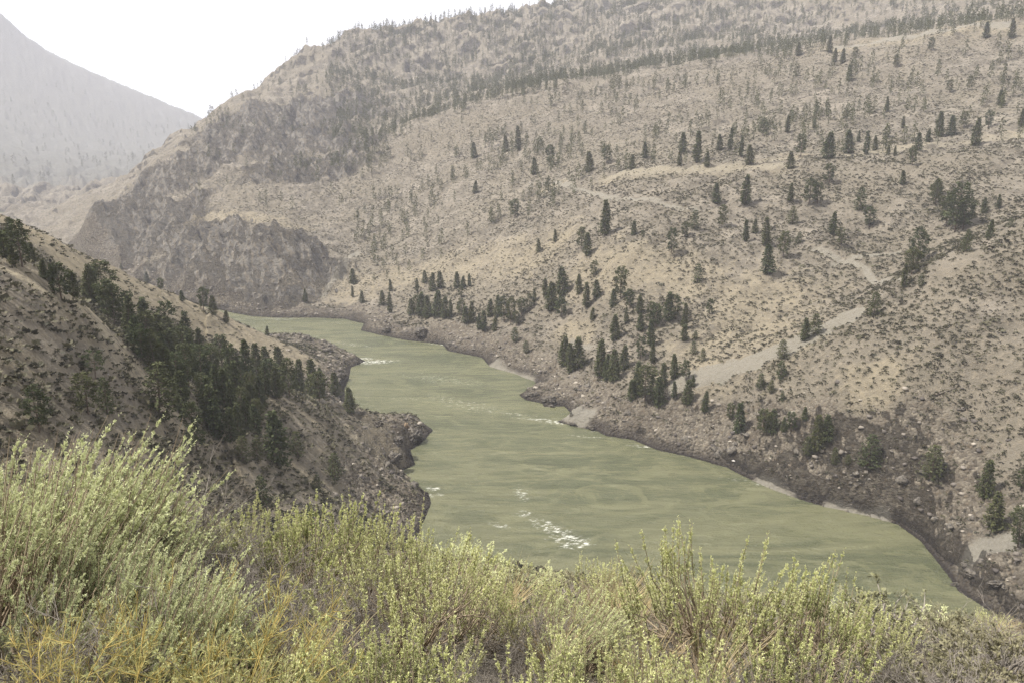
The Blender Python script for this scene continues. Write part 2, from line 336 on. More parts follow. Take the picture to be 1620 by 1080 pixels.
def mat_leaf(name, c0, c1, hue=None, rough=.75, sub=.25):
    """leaf colour varies by plant (Object random) and by sprig (vertex 'tint')"""
    k = NT(name); oi = k.n("ShaderNodeObjectInfo"); t = k.attr("tint")
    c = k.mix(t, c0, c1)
    if hue: c = k.mix(k.math('MULTIPLY', oi.outputs['Random'], .7), c, hue)
    k.l(c, k.b.inputs['Base Color']); k.b.inputs['Roughness'].default_value = rough; k.b.inputs['Specular IOR Level'].default_value = .25
    if sub:
        tr = k.n("ShaderNodeBsdfTranslucent"); k.l(c, tr.inputs[0]); ms = k.n("ShaderNodeMixShader"); ms.inputs[0].default_value = sub
        k.l(k.b.outputs[0], ms.inputs[1]); k.l(tr.outputs[0], ms.inputs[2]); k.l(ms.outputs[0], k.t.nodes["Material Output"].inputs[0])
    return k.m
def mat_stone(name, a, b):
    k = NT(name); p = k.pos(); n = k.noise(p, 1.2, 6, .65); k.l(k.mix(k.ss(n, .35, .65), a, b), k.b.inputs['Base Color'])
    k.b.inputs['Roughness'].default_value = .9; k.bump(k.noise(p, 2.5, 6, .7), .8, .35); return k.m
M_LAND = mat_land(); M_WATER = mat_water()
M_ROCK = mat_stone("dark river rock", (.040, .035, .030), (.165, .145, .115)); M_TANROCK = mat_stone("ochre rock", (.14, .10, .065), (.34, .25, .15))
M_PALE = mat_stone("pale boulder", (.38, .35, .31), (.62, .59, .54))

# ---------------------------------------------------------------- what covers the land (real places, found once by looking along the photograph)
rr = LR
grass = np.zeros_like(GX); track = np.zeros_like(GX); sand = np.zeros_like(GX)
def band(pts, w, soft=1.0, wob=.5):
    pts = path_w(pts); d = dline(GX, GY, pts) + fbm(GX / 9, GY / 9, 2, 3) * w * wob
    return 1 - sst(w * (1 - .4 * soft), w * (1 + .6 * soft), d)
hard = np.where(inpoly(GX, GY, LEFTPOLY) & (GD > 22), .0, 1.0) * np.ones_like(GX)
crest = path_w([(60,368),(100,390),(150,412),(200,438),(250,462),(300,488),(350,512),(400,534),(430,546)])
grass = np.maximum(grass, (1 - sst(20, 36, dline(GX, GY, crest))) )
for pts, w in [([(960,285),(1060,272),(1180,268),(1250,262)], 9), ([(1150,268),(1250,248),(1400,240),(1560,220),(1615,212)], 10),
               ([(1330,75),(1400,62),(1480,50),(1590,38)], 26), ([(860,300),(880,290),(890,286)], 4),
               ([(1200,470),(1180,520),(1150,560)], 30), ([(890,525),(930,530)], 6), ([(560,455),(700,420),(860,400)], 26), ([(300,345),(400,348),(470,360)], 14), ([(930,430),(1100,440)], 22),
               ([(1370,610),(1400,590)], 10)]:
    grass = np.maximum(grass, band(pts, w, 1.6) * .75)
for pts, w in [([(895,290),(960,312),(1040,318),(1100,332)], 2.0), ([(1330,74),(1400,62),(1480,50),(1590,38)], 9), ([(1290,395),(1330,415),(1370,425),(1430,440)], 1.7), ([(880,288),(900,296)], 1.5),
               ([(510,470),(540,430),(565,400)], 3), ([(905,540),(935,548)], 1.4), ([(1320,420),(1420,400)], 2)]:
    track = np.maximum(track, band(pts, w, .8, .3))
wash_pts = path_w([(1075,606),(1110,596),(1160,583),(1210,565),(1250,548),(1300,524),(1345,498)])
dw = dline(GX, GY, wash_pts) + fbm(GX / 6, GY / 6, 2, 8) * 1.2
wash = dw < (1 + 5.2 * sst(372, 330, GY)) if False else dw < np.where(GY > 330, 5.4 - np.clip((GX - 105) / 60, 0, 1) * 3.6, 5.4)
gravel_att = np.zeros_like(GX)
for pts, w in [([(775,582),(800,596),(835,606)], 4), ([(1195,768),(1240,786)], 2.6), ([(1310,805),(1400,822)], 1.8), ([(905,648),(925,655)], 4), ([(1550,870),(1590,860)], 3.5)]:
    sand = np.maximum(sand, band(pts, w, 1, .4))

for pts, w in [([(960,283),(1060,271),(1180,267),(1250,262)], 7), ([(1150,268),(1250,250),(1400,240),(1560,222),(1615,214)], 7)]:
    bb = band(pts, w, 1, .5); grass = np.maximum(grass, bb); track = np.maximum(track, bb * .45)
bluff = np.maximum(band([(135,492),(160,512),(185,550),(225,598),(250,640)], 6.5, 1, .6), band([(0,422),(60,457),(130,490)], 1.4)) 
bluff = np.maximum(bluff, band([(300,640),(340,690),(380,710)], 4, 1, .9) * .7); bluff = np.maximum(bluff, band([(570,655),(590,680),(600,720)], 7, 1, .9) * .6)
lp = inpoly(GX, GY, LEFTPOLY) & (LR > 60) & (GD > 15)
grass = np.where(lp, np.maximum(grass, .45 + .5 * fbm(GX / 15, GY / 15, 3, 611)), grass); grass = np.clip(grass, 0, 1) * (1 - bluff)
gravelbar = band([(590,790),(630,800),(655,830)], 12)
bank = (1 - sst(5, 30, GD + fbm(GX / 16, GY / 16, 3, 6) * 9)) * (LR > 60)
bank = np.maximum(bank, np.where(inpoly(GX, GY, LEFTPOLY), 0, 1 - sst(14, 34, GD + fbm(GX / 22, GY / 22, 3, 16) * 10)) * .7 * (LR > 60) * (GX > -20))
bank = np.maximum(bank, gravelbar)
wet = (1 - sst(1.0, 5.5, GZ + fbm(GX / 10, GY / 10, 3, 26) * 1.6)) * (GD < 40) * (LR > 60) * (1 - gravelbar)
wet = np.maximum(wet * .75, (1 - sst(.4, 1.3, GZ)) * (GD < 30)) * (1 - sand)
sand *= (GZ > .05)
bank *= (1 - sst(0, 1, sand))
attrs = dict(bluff=bluff, hard=hard, rock=GK, grass=grass, track=track, sand=sand, bank=bank, wet=wet)

# one sheet, handed out to named pieces of the place that meet edge to edge
fc = lambda G: G[:-1, :-1]
isleft = inpoly(fc(GX) + .1, fc(GY) + .1, LEFTPOLY); fr = fc(LR)
reg = np.where(fr > 1750, 4, np.where(isleft, 2, 3))
reg = np.where((fr < 42) , 1, reg)
reg = np.where(fc(wash) & (~isleft) & (fr > 250) & (fr < 500), 5, reg)
I = np.arange(NA * NR).reshape(NA, NR)
quads = np.stack([I[:-1, :-1], I[:-1, 1:], I[1:, 1:], I[1:, :-1]], -1)[:, :, ::-1]
PV = np.stack([GX, GY, GZ], -1).reshape(-1, 3)
def land_piece(name, sel, label=None):
    q = quads[sel]; u, inv = np.unique(q.ravel(), return_inverse=True)
    o = mesh_obj(name, PV[u], inv.reshape(-1, 4), M_LAND, attrs={k: a.ravel()[u] for k, a in attrs.items()}, smooth=True)
    prop(o, label, 'ground', kind='structure'); return o
track_keep = track.copy()
land_piece("near_slope", reg == 1, "sagebrush slope falling away in front of the viewer")
land_piece("left_ridge", reg == 2, "grassy ridge and crumbling mound on the left bank of the river")
land_piece("canyon_hillside", reg == 3, "tan shrub dotted mountainside rising from the right bank")
land_piece("far_mountain", reg == 4, "hazy mountain closing the valley at upper left")
attrs['track'] = np.ones_like(GX); attrs['rock'] = np.zeros_like(GX)
land_piece("gravel_wash", reg == 5, "pale gravel wash running down the gully on the right bank")

# river : one sheet at water level
wx = np.linspace(-1100, 620, 430); wy = np.linspace(-310, 1520, 460)
WX, WY = np.meshgrid(wx, wy, indexing='ij'); 
foam = np.zeros_like(WX)
def fblob(u, v, rx, ry, ang, a=1.0):
    global foam
    cx, cyy = W0(u, v); dx, dy = WX - cx, WY - cyy; ca, sa = cos(ang), sin(ang)
    foam = np.maximum(foam, a * np.exp(-(((dx * ca + dy * sa) / rx) ** 2 + ((-dx * sa + dy * ca) / ry) ** 2)))
# refine around what the photograph shows
wx = np.unique(np.concatenate([np.linspace(-1100, 620, 200), np.linspace(-160, 140, 420)])); wy = np.unique(np.concatenate([np.linspace(-310, 1520, 200), np.linspace(180, 560, 520)]))
WX, WY = np.meshgrid(wx, wy, indexing='ij'); foam = np.zeros_like(WX)
for b in [(592,572,9,3.6,.1,1.15),(575,568,5,3,0,1.0),(612,570,7,2,0,.8),(884,668,5,1.6,-.1,1.1),(860,664,12,1.4,-.25,.8),(820,655,10,1.5,-.3,.55),
          (900,852,5,2.2,-.2,1.1),(880,838,5,2.0,-.5,1.0),(865,830,6,2.4,-.6,.8),(830,812,3,1.6,0,.85),(912,862,4,1.5,.2,1.05),(825,780,2,5,.2,.75),(790,830,3,1.5,-.6,.8),
          (685,772,3,1.6,0,.8),(688,782,2.5,1.4,.4,.8),(700,545,7,1.5,-.4,.8),(655,536,9,1.6,-.3,.5),(1012,705,5,1,-.3,.8),(925,690,8,1,-.2,.65),(945,682,3,.8,-.2,.8),
          (560,545,14,3,-.5,.5),(440,505,14,3,0,.6),(700,600,26,7,-.4,.42),(740,640,26,6,-.6,.42),(1060,880,5,1,-.4,.6),(640,630,10,2,0,.42),(1180,760,10,3,-.5,.38)]:
    fblob(b[0], b[1], b[2] * 1.35, b[3] * 1.5, b[4], b[5])
foam *= np.clip(.75 + 1.3 * fbm(WX / 2.2, WY / 1.1, 3, 77), 0, 1.4)
WZ = .12 * fbm(WX / 11, WY / 11, 3, 99) + .10 * foam * fbm(WX / 1.6, WY / 1.6, 2, 5)
nx, ny = WX.shape; I2 = np.arange(nx * ny).reshape(nx, ny)
wsel = (samp(GD, WX, WY) < 14)[:-1, :-1]
wq = np.stack([I2[:-1, :-1], I2[1:, :-1], I2[1:, 1:], I2[:-1, 1:]], -1)[wsel]
u, inv = np.unique(wq.ravel(), return_inverse=True)
wo = mesh_obj("river", np.stack([WX, WY, WZ], -1).reshape(-1, 3)[u], inv.reshape(-1, 4), M_WATER, attrs={'foam': foam.ravel()[u]}, smooth=True)
prop(wo, "murky green river with white riffles bending through the canyon", "river", kind="structure")

# smoke haze : one closed box round everything
hz = NT("haze"); hz.t.nodes.remove(hz.b); pv = hz.n("ShaderNodeVolumePrincipled"); pv.inputs['Color'].default_value = (.89, .905, 1.0, 1)
pv.inputs['Density'].default_value = .00014; pv.inputs['Anisotropy'].default_value = .0
hz.l(pv.outputs[0], hz.t.nodes["Material Output"].inputs['Volume'])
zt = float(GZ.max()) + 60; zb = float(min(GZ.min(), -8)) - 1.5
bx = np.array([(x, y, z) for x in (-9600, 9600) for y in (-9600, 9600) for z in (zb, zt)])
bf = np.array([(0, 1, 3, 2), (4, 6, 7, 5), (0, 4, 5, 1), (2, 3, 7, 6), (0, 2, 6, 4), (1, 5, 7, 3)])
prop(mesh_obj("haze", bx, bf, hz.m), "thin smoke haze filling the canyon", "haze", kind="stuff")
print("LAND z", GZ.min(), GZ.max(), "faces", quads.shape)
# ---------------------------------------------------------------- plant meshes
UP = np.array([0, 0, 1.0])
def nrm(v): return v / (np.linalg.norm(v, axis=-1, keepdims=True) + 1e-9)
def tubes(lines, sides=4):
    """lines: list of (pts (n,3), radii (n,))"""
    V, F, o = [], [], 0
    for p, r in lines:
        p = np.asarray(p, float); t = nrm(np.gradient(p, axis=0)); a = np.cross(t, [.31, .57, .76]); a = nrm(a); b = np.cross(t, a)
        th = np.arange(sides) / sides * 2 * pi
        ring = p[:, None] + (a[:, None] * np.cos(th)[None, :, None] + b[:, None] * np.sin(th)[None, :, None]) * np.asarray(r)[:, None, None]
        V.append(ring.reshape(-1, 3)); k = len(p)
        i = np.arange(k - 1)[:, None] * sides + np.arange(sides)[None]; j = np.arange(k - 1)[:, None] * sides + (np.arange(sides)[None] + 1) % sides
        F.append(np.stack([i, j, j + sides, i + sides], -1).reshape(-1, 4) + o); o += k * sides
    return np.vstack(V), np.vstack(F)
def blades(base, axis, length, width, rng, flat=None, bend=0.0):
    """one diamond leaf per row"""
    n = len(base); axis = nrm(axis); side = nrm(np.cross(axis, rng.normal(size=(n, 3)) if flat is None else flat))
    L = length[:, None]; w = width[:, None]; tip = base + axis * L - UP * (bend * L)
    mid = base + axis * L * .5 + UP * (bend * L * .25)
    V = np.stack([base, mid + side * w * .5, tip, mid - side * w * .5], 1).reshape(-1, 3)
    return V, np.arange(n * 4).reshape(-1, 4)
def conifer(seed, kind):
    rng = np.random.default_rng(seed)
    lo, W, ex, lev, per, droop = dict(fir=(.05, .20, .8, 30, 8, .35), slim=(.08, .15, .75, 28, 7, .3), pine=(.2, .22, .45, 17, 6, .0),
                                      bushy=(.03, .30, .6, 20, 8, .1), flat=(.35, .34, .35, 10, 6, -.05))[kind]
    bx, by = rng.normal(0, .015, 2)
    tk = lambda t: np.array([bx * t * t + .006 * sin(t * 9 + seed), by * t * t + .006 * cos(t * 7 + seed), t])
    tl = [([tk(t) for t in np.linspace(-.03, 1, 9)], .018 * (1 - np.linspace(0, .92, 9)))]
    B, Ax, L, T = [], [], [], []
    for l in range(lev):
        t = lo + (1 - lo) * (l + rng.uniform(-.3, .3)) / lev; t = min(max(t, lo), .99); s = (t - lo) / (1 - lo)
        prof = W * (1 - s) ** ex * min(1, .45 + s * 3.5) + .012
        if kind in ('pine', 'flat'): prof = W * math.sqrt(max(0, 1 - (2 * s - .75) ** 2 / 1.6)) * (.55 + .6 * rng.random()) + .01
        for b in range(per):
            if rng.random() < (.28 if kind in ('pine', 'flat') else .12): continue
            ph = 2 * pi * (b + rng.random()) / per + l * 1.3; ln = prof * rng.uniform(.6, 1.2)
            rise = rng.uniform(-.1, .25) - droop * (1 - s) + (.35 * s if kind != 'flat' else 0)
            d = nrm(np.array([cos(ph), sin(ph), rise])); o = tk(t)
            if ln > .07 and l % 2 == 0: tl.append(([o, o + d * ln * .5, o + d * ln * .9], [.005, .003, .001]))
            m = int((11 if kind in ('fir', 'slim', 'bushy') else 22) * (.5 + ln / W))
            q = rng.uniform(.25 if kind in ('fir', 'slim', 'bushy') else .6, 1.0, m) * ln
            j = rng.normal(0, .012 if kind in ('fir', 'slim', 'bushy') else .022, (m, 3))
            B.append(o + d * q[:, None] + j); Ax.append(d + rng.normal(0, .55, (m, 3)) + UP * (-.15 if kind in ('fir', 'bushy') else .25))
            L.append(rng.uniform(.028, .055, m)); T.append(np.full(m, rng.random()) * .6 + rng.random(m) * .4)
    B, Ax, L, T = np.vstack(B), np.vstack(Ax), np.concatenate(L), np.concatenate(T)
    V, F = blades(B, Ax, L, L * rng.uniform(.45, .8, len(L)), rng, bend=.15)
    return (V, F, np.repeat(T, 4)), tubes(tl, 5)
def sage(seed, ncl=9, npl=6, leaves=90, lean=(0, 0), ll=.028, lw=.28, up=.7, wide=1.0, plume=(.18, .34), stemr=.007, jit=.18, fan=.09, bare=60):
    """unit bush : forked woody stems carry clusters of feathery plumes that make a lumpy dome"""
    rng = np.random.default_rng(seed); tl = []; PB, PD, PL, PT = [], [], [], []; lean = np.array([lean[0], lean[1], 0.])
    for c in range(ncl):
        ph = 2 * pi * (c * .618 + rng.uniform(-.06, .06)); th = (c + .6) / ncl; th = th ** .6 * 1.15 * rng.uniform(.85, 1.1)
        D = nrm(np.array([cos(ph) * sin(th) * wide, sin(ph) * sin(th) * wide, cos(th) + .12]) + lean * .8); R_ = rng.uniform(.42, .66) * (1.0 - .12 * th)
        o = np.array([cos(ph), sin(ph), 0]) * rng.uniform(.01, .06); o[2] = -.06; fork = o + D * R_ * .55 + rng.normal(0, .03, 3)
        tl.append(([o, (o + fork) / 2 + rng.normal(0, .025, 3), fork], stemr * np.array([1.8, 1.4, 1.0])))
        ct = rng.random()
        for b in range(npl):
            q = o + D * R_ + rng.normal(0, .085, 3) * np.array([1, 1, .7]); d = nrm(D * .75 + UP * up + rng.normal(0, jit, 3) + lean * .5); pl = rng.uniform(*plume) * rng.choice([1, 1, 1, 1.35])
            tl.append(([fork, (fork + q) / 2 + rng.normal(0, .02, 3), q, q + d * pl * .6, q + d * pl], stemr * np.array([.9, .7, .5, .35, .15])))
            PB.append(q); PD.append(d); PL.append(pl); PT.append(.5 * ct + .5 * rng.random())
        for b in range(bare // ncl + 1):
            dd = nrm(D + rng.normal(0, .5, 3)); p = o + (fork - o) * rng.uniform(.3, 1); L = rng.uniform(.15, .4); e = nrm(dd + rng.normal(0, .5, 3))
            tl.append(([p, p + dd * L * .5, p + dd * L * .5 + e * L * .5], stemr * np.array([.55, .35, .15])))
            e = nrm(dd + rng.normal(0, .7, 3)); p = p + dd * L * .5; tl.append(([p, p + e * L * .3, p + e * L * .5 + UP * .03], stemr * np.array([.35, .25, .12])))
    PB, PD, PL, PT = map(np.array, (PB, PD, PL, PT)); n = len(PB)
    nsp = 11; sa = rng.random((n, nsp)) * 2 * pi; st = rng.random((n, nsp)) ** .8 * .92; sid = rng.integers(0, nsp, (n, leaves)); on = rng.random((n, leaves)) < .75; ii = np.arange(n)[:, None]
    a = nrm(np.cross(PD, [.3, .5, .81])); bb = np.cross(PD, a); t = rng.random((n, leaves)) ** .7
    sd = nrm((a[:, None] * np.cos(sa)[..., None] + bb[:, None] * np.sin(sa)[..., None]) * .6 + PD[:, None] * .8)
    bend = -UP * (PL[:, None] * .12 * t ** 2)[..., None] * 0 + lean * (PL[:, None] * .25 * t ** 2)[..., None]
    ts = st[ii, sid]; base_ax = PB[:, None] + PD[:, None] * (PL[:, None] * t)[..., None] + bend
    base_sp = PB[:, None] + PD[:, None] * (PL[:, None] * ts)[..., None] + sd[ii, sid] * (rng.random((n, leaves)) * fan * (1.1 - ts))[..., None] + lean * (PL[:, None] * .25 * ts ** 2)[..., None]
    base = np.where(on[..., None], base_sp, base_ax); ax = PD[:, None] * .8 + np.where(on[..., None], sd[ii, sid], 0) * .6 + rng.normal(0, .5, (n, leaves, 3))
    L = ll * rng.uniform(.6, 1.3, (n, leaves)) * (1.1 - .35 * t)
    V, F = blades(base.reshape(-1, 3), ax.reshape(-1, 3), L.ravel(), L.ravel() * lw * rng.uniform(.7, 1.3, n * leaves), rng)
    tint = np.clip(PT[:, None] * .3 + np.where(on, ts, t) ** 1.2 * .65 + rng.random((n, leaves)) * .2 - .12, 0, 1)  # leaves darken towards the plume base : inner shade of the bush painted in
    return (V, F, np.repeat(tint.ravel(), 4)), tubes(tl, 3)
def twigs(seed, nst=26, depth=3, curl=.35, lean=(0, 0)):
    rng = np.random.default_rng(seed); tl = []; lean = np.array([lean[0], lean[1], 0.])
    def grow(p, d, ln, r, k):
        pts = [p]; dd = d
        for i in range(3):
            dd = nrm(dd + rng.normal(0, curl * .4, 3) + UP * .06 + lean * .1); pts.append(pts[-1] + dd * ln / 3)
        tl.append((np.array(pts), r * np.array([1, .8, .6, .35])))
        if k > 0:
            for _ in range(rng.integers(3, 5)):
                i = rng.integers(1, 4); grow(pts[i], nrm(dd + rng.normal(0, .5, 3)), ln * rng.uniform(.45, .7), r * .6, k - 1)
    for s in range(nst):
        ph = 2 * pi * rng.random(); tilt = rng.uniform(.1, .9)
        grow(np.array([cos(ph) * .05, sin(ph) * .05, -.04]), nrm(np.array([cos(ph) * tilt, sin(ph) * tilt, 1]) + lean), rng.uniform(.3, .5), .0055, depth - 1)
    return tubes(tl, 3)
def rabbit(seed, nst=16):
    rng = np.random.default_rng(seed); tl = []; B, Ax, T = [], [], []
    for s in range(nst):
        ph = 2 * pi * (s + rng.random()) / nst; tilt = rng.uniform(.2, 1.1); d = nrm(np.array([cos(ph) * tilt, sin(ph) * tilt, 1])); p = np.array([cos(ph) * .04, sin(ph) * .04, -.04]); pts = [p]; ln = rng.uniform(.7, 1.05)
        for i in range(6): d = nrm(d + rng.normal(0, .1, 3) + np.array([cos(ph), sin(ph), -.2]) * .05); pts.append(pts[-1] + d * ln / 6)
        pts = np.array(pts); tl.append((pts, .006 * np.linspace(1, .25, 7)))
        for br in range(7):
            i = rng.integers(2, 6); q = pts[i]; e = nrm(d + rng.normal(0, .6, 3)); bl = rng.uniform(.12, .26); tl.append((np.array([q, q + e * bl * .5, q + e * bl + UP * .02]), [.003, .002, .001]))
            m = 22; t = rng.random(m); B.append(q + e * (bl * t)[:, None]); Ax.append(e * .7 + rng.normal(0, .6, (m, 3)) + UP * .3); T.append(rng.random(m) * .6 + .2 * rng.random())
        m = 45; f = rng.uniform(2, 5.99, m); i = f.astype(int); B.append(pts[i] + (pts[i + 1] - pts[i]) * (f - i)[:, None]); Ax.append(d * .6 + rng.normal(0, .65, (m, 3)) + UP * .3); T.append(rng.random(m))
    B, Ax, T = np.vstack(B), np.vstack(Ax), np.concatenate(T); L = rng.uniform(.035, .085, len(B))
    V, F = blades(B, Ax, L, np.full(len(B), .0045), rng, bend=.1)
    return (V, F, np.repeat(T, 4)), tubes(tl, 4)
def grasstuft(seed, n=90):
    rng = np.random.default_rng(seed); V, F, T = [], [], []
    for i in range(n):
        ph = rng.random() * 2 * pi; tl = rng.uniform(.02, .45); L = rng.uniform(.5, 1.0); d = nrm(np.array([cos(ph) * tl, sin(ph) * tl, 1])); o = np.array([cos(ph), sin(ph), 0]) * rng.uniform(0, .12)
        sd = nrm(np.cross(d, [cos(ph + 1), sin(ph + 1), .2])); k = np.array([o + d * L * t + np.array([cos(ph), sin(ph), -.5]) * .22 * t * t * L for t in (0, .33, .66, 1.)])
        w = np.array([.007, .006, .004, .001])[:, None]; a = np.empty((8, 3)); a[0::2] = k - sd * w; a[1::2] = k + sd * w
        b = len(V) * 8; V.append(a); F += [(b, b + 1, b + 3, b + 2), (b + 2, b + 3, b + 5, b + 4), (b + 4, b + 5, b + 7, b + 6)]; T += [rng.random()] * 8
    return np.vstack(V), np.array(F), np.array(T)
def ico(sub=1):
    t = (1 + 5 ** .5) / 2; V = [(-1, t, 0), (1, t, 0), (-1, -t, 0), (1, -t, 0), (0, -1, t), (0, 1, t), (0, -1, -t), (0, 1, -t), (t, 0, -1), (t, 0, 1), (-t, 0, -1), (-t, 0, 1)]
    F = [(0,11,5),(0,5,1),(0,1,7),(0,7,10),(0,10,11),(1,5,9),(5,11,4),(11,10,2),(10,7,6),(7,1,8),(3,9,4),(3,4,2),(3,2,6),(3,6,8),(3,8,9),(4,9,5),(2,4,11),(6,2,10),(8,6,7),(9,8,1)]
    V = [tuple(nrm(np.array(v))) for v in V]
    for _ in range(sub):
        c = {}; G = []
        def mid(a, b):
            k = (min(a, b), max(a, b))
            if k not in c: V.append(tuple(nrm((np.array(V[a]) + np.array(V[b])) / 2))); c[k] = len(V) - 1
            return c[k]
        for a, b, d in F: x, y, z = mid(a, b), mid(b, d), mid(d, a); G += [(a, x, z), (b, y, x), (d, z, y), (x, y, z)]
        F = G
    return np.array(V), np.array(F)
I0, I1, I2_, I4 = ico(0), ico(1), ico(2), ico(4)
def crag(seed, base, rough=.35, strata=0.0):
    V, F = base; V = V.copy(); s = seed * 7.7; rng = np.random.default_rng(seed)
    for _ in range(26):                                   # cleave with planes so the stone has faces
        nn = nrm(rng.normal(size=3)); c = rng.uniform(.36, .8); d = V @ nn - c; V -= np.clip(d, 0, None)[:, None] * nn * .92
    a = fbm(V[:, 0] * 2 + s, V[:, 1] * 2 + V[:, 2] * 1.7 - s, 4, seed % 50, ridged=True)
    V *= (1 + rough * (a - .8)[:, None] * .5)
    if strata: V += nrm(V) * (strata * np.sign(np.sin((V[:, 2] + .5 * V[:, 0]) * 16 + a)))[:, None]
    return V, F
def scatter(protos, X, Y, Z, scale, rot, which, flat=None, sink=0.0):
    """many copies of small meshes in one mesh (only for what nobody could count)"""
    Vs, Fs, Ts, o = [], [], [], 0
    for p, (V, F) in enumerate(protos):
        i = np.where(which == p)[0]
        if not len(i): continue
        c, s = np.cos(rot[i])[:, None], np.sin(rot[i])[:, None]; sc = scale[i][:, None]; fz = (flat[i][:, None] if flat is not None else 1.0)
        x = (V[:, 0] * c - V[:, 1] * s) * sc + X[i][:, None]; y = (V[:, 0] * s + V[:, 1] * c) * sc + Y[i][:, None]; z = V[:, 2] * sc * fz + Z[i][:, None] - sink * sc
        Vs.append(np.stack([x, y, z], -1).reshape(-1, 3)); Fs.append((F[None] + (np.arange(len(i)) * len(V))[:, None, None]).reshape(-1, F.shape[1]) + o)
        Ts.append(np.repeat(RNG.random(len(i)), len(V))); o += len(i) * len(V)
    return np.vstack(Vs), np.vstack(Fs), np.concatenate(Ts)

M_NEEDLE = mat_leaf("needles", (.020, .030, .013), (.080, .102, .036), (.09, .09, .034), sub=.1)
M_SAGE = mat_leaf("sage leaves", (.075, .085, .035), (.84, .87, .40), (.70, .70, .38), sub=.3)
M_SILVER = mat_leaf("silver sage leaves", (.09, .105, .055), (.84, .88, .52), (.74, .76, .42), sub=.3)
M_OLIVE = mat_leaf("olive sage leaves", (.10, .10, .06), (.30, .30, .16), (.25, .22, .14), sub=.15)
M_GOLD = mat_leaf("yellow rabbitbrush leaves", (.20, .19, .08), (.58, .50, .18), (.42, .44, .20), sub=.3)
M_STRAW = mat_leaf("dry grass blades", (.36, .29, .15), (.62, .52, .30), sub=.25)
M_TWIG = mat_leaf("grey twigs", (.10, .088, .075), (.33, .295, .25), sub=0)
M_STEM = mat_leaf("sage stems", (.22, .175, .125), (.36, .29, .2), sub=0)
M_BARK = mat_leaf("bark", (.085, .062, .048), (.13, .095, .07), sub=0)
M_SCRUB = mat_leaf("low scrub", (.034, .033, .022), (.125, .117, .07), sub=0)
M_LOG = mat_leaf("weathered log", (.10, .085, .07), (.2, .17, .14), sub=0)

def proto(name, kids):
    """kids: {part: (V, F, tint, mat)} -> list of unlinked child meshes"""
    return [(n, mesh_obj(n, V, F, m, attrs={'tint': t}, link=False)) for n, (V, F, t, m) in kids.items()]
def place(name, kids, loc, sc, rz, label, cat, group, tilt=(0, 0)):
    e = bpy.data.objects.new(name, None); e.empty_display_size = .2; COL.objects.link(e); e.location = loc; e.scale = sc; e.rotation_euler = (tilt[0], tilt[1], rz)
    prop(e, label, cat, group)
    for n, src in kids:
        c = src.copy(); c.name = n; COL.objects.link(c); c.parent = e
    return e
def leafy(fo, st, ml, ms, part="foliage", stem="stems"):
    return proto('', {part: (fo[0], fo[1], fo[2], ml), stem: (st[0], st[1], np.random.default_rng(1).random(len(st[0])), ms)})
ORD = lambda n: f"{n}{'th' if 10 < n % 100 < 20 else {1: 'st', 2: 'nd', 3: 'rd'}.get(n % 10, 'th')}"

# ---------------------------------------------------------------- conifers, each from (u, top v, base v) in the photograph
TREE = {}
for kind, nvar in (('fir', 3), ('slim', 2), ('pine', 3), ('bushy', 2), ('flat', 1)):
    for i in range(nvar):
        fo, tr = conifer(100 + len(TREE) * 3, kind); TREE[kind, i] = leafy(fo, tr, M_NEEDLE, M_BARK, "crown", "trunk")
T = []     # (zone, u, vtop, vbase, kind or None, width factor)
def zone(z, s, kind=None, wf=1.0):
    for a in s.split():
        q = a.split(','); T.append((z, float(q[0]), float(q[1]), float(q[2]), q[3] if len(q) > 3 else kind, wf))
zone('ridge', "17,345,384 35,350,423,pine 8,366,408 21,390,420 70,412,442 98,418,475,pine 117,430,470 147,425,480,fir 192,416,426 233,430,446 255,441,459 288,461,478 322,456,491 337,468,498 358,492,511 423,516,531 52,385,415 84,420,452")
zone('grove', "253,575,660,bushy 152,556,604,flat 170,598,655,bushy 63,612,684,pine 140,590,655,pine 312,640,716,pine 440,652,734,fir 472,683,722,bushy 407,690,728,bushy 554,613,651,fir 530,716,757,bushy 501,752,779,bushy 490,800,832,bushy 417,752,799,bushy 385,690,730,bushy")
zone('river', """559,425,450 558,452,470 483,457,477 573,460,478 618,442,460 605,460,482 617,463,495 660,440,462 672,428,447 684,432,460 697,430,455 723,430,455 733,437,455 743,433,453
 728,453,470 650,473,497 658,467,497 667,463,498 678,468,502 693,460,500 703,470,503 712,475,503 730,473,500 737,485,510 747,477,510 758,497,520 765,492,523 775,473,500 788,467,500 783,500,523
 798,470,510 808,472,510 817,493,515 825,472,497 837,465,490 845,457,477 815,518,540,bushy 833,538,557,bushy""")
zone('slope', """957,317,372,slim 919,360,393 930,368,403 1003,350,372 1017,363,373,bushy 1062,362,400 1083,352,375 1098,333,362,bushy 1142,325,359 1179,348,382 1194,348,369 1212,345,388 1215,387,433
 1239,367,408 1253,327,355,bushy 1317,337,372 1330,362,390 1103,418,447,bushy 878,363,383 852,378,398 939,412,437 1263,367,385,bushy 815,316,344,pine 752,286,305""")
zone('middle', """890,423,465 863,440,467 872,447,490 916,433,463 928,447,487 944,443,470 888,470,502 982,423,473 970,457,485 997,458,487 1012,468,495 990,487,512 973,498,537 1013,497,522 937,487,505
 1028,478,513 1038,482,517 1057,463,507 1067,467,505 1083,480,520 1082,513,538 1030,507,547 1013,533,567 1032,540,573 892,532,577 915,533,580 903,543,587 950,538,597 972,553,600 987,547,583 1007,573,627
 1020,577,633 1042,597,640 1067,560,597 1085,570,600 1087,600,637 1097,593,610 1067,603,630 1115,618,650 1100,523,537,bushy 1112,550,570,bushy 1097,540,560,bushy 1122,473,497,pine 960,560,600 1000,600,632 1048,575,612""")
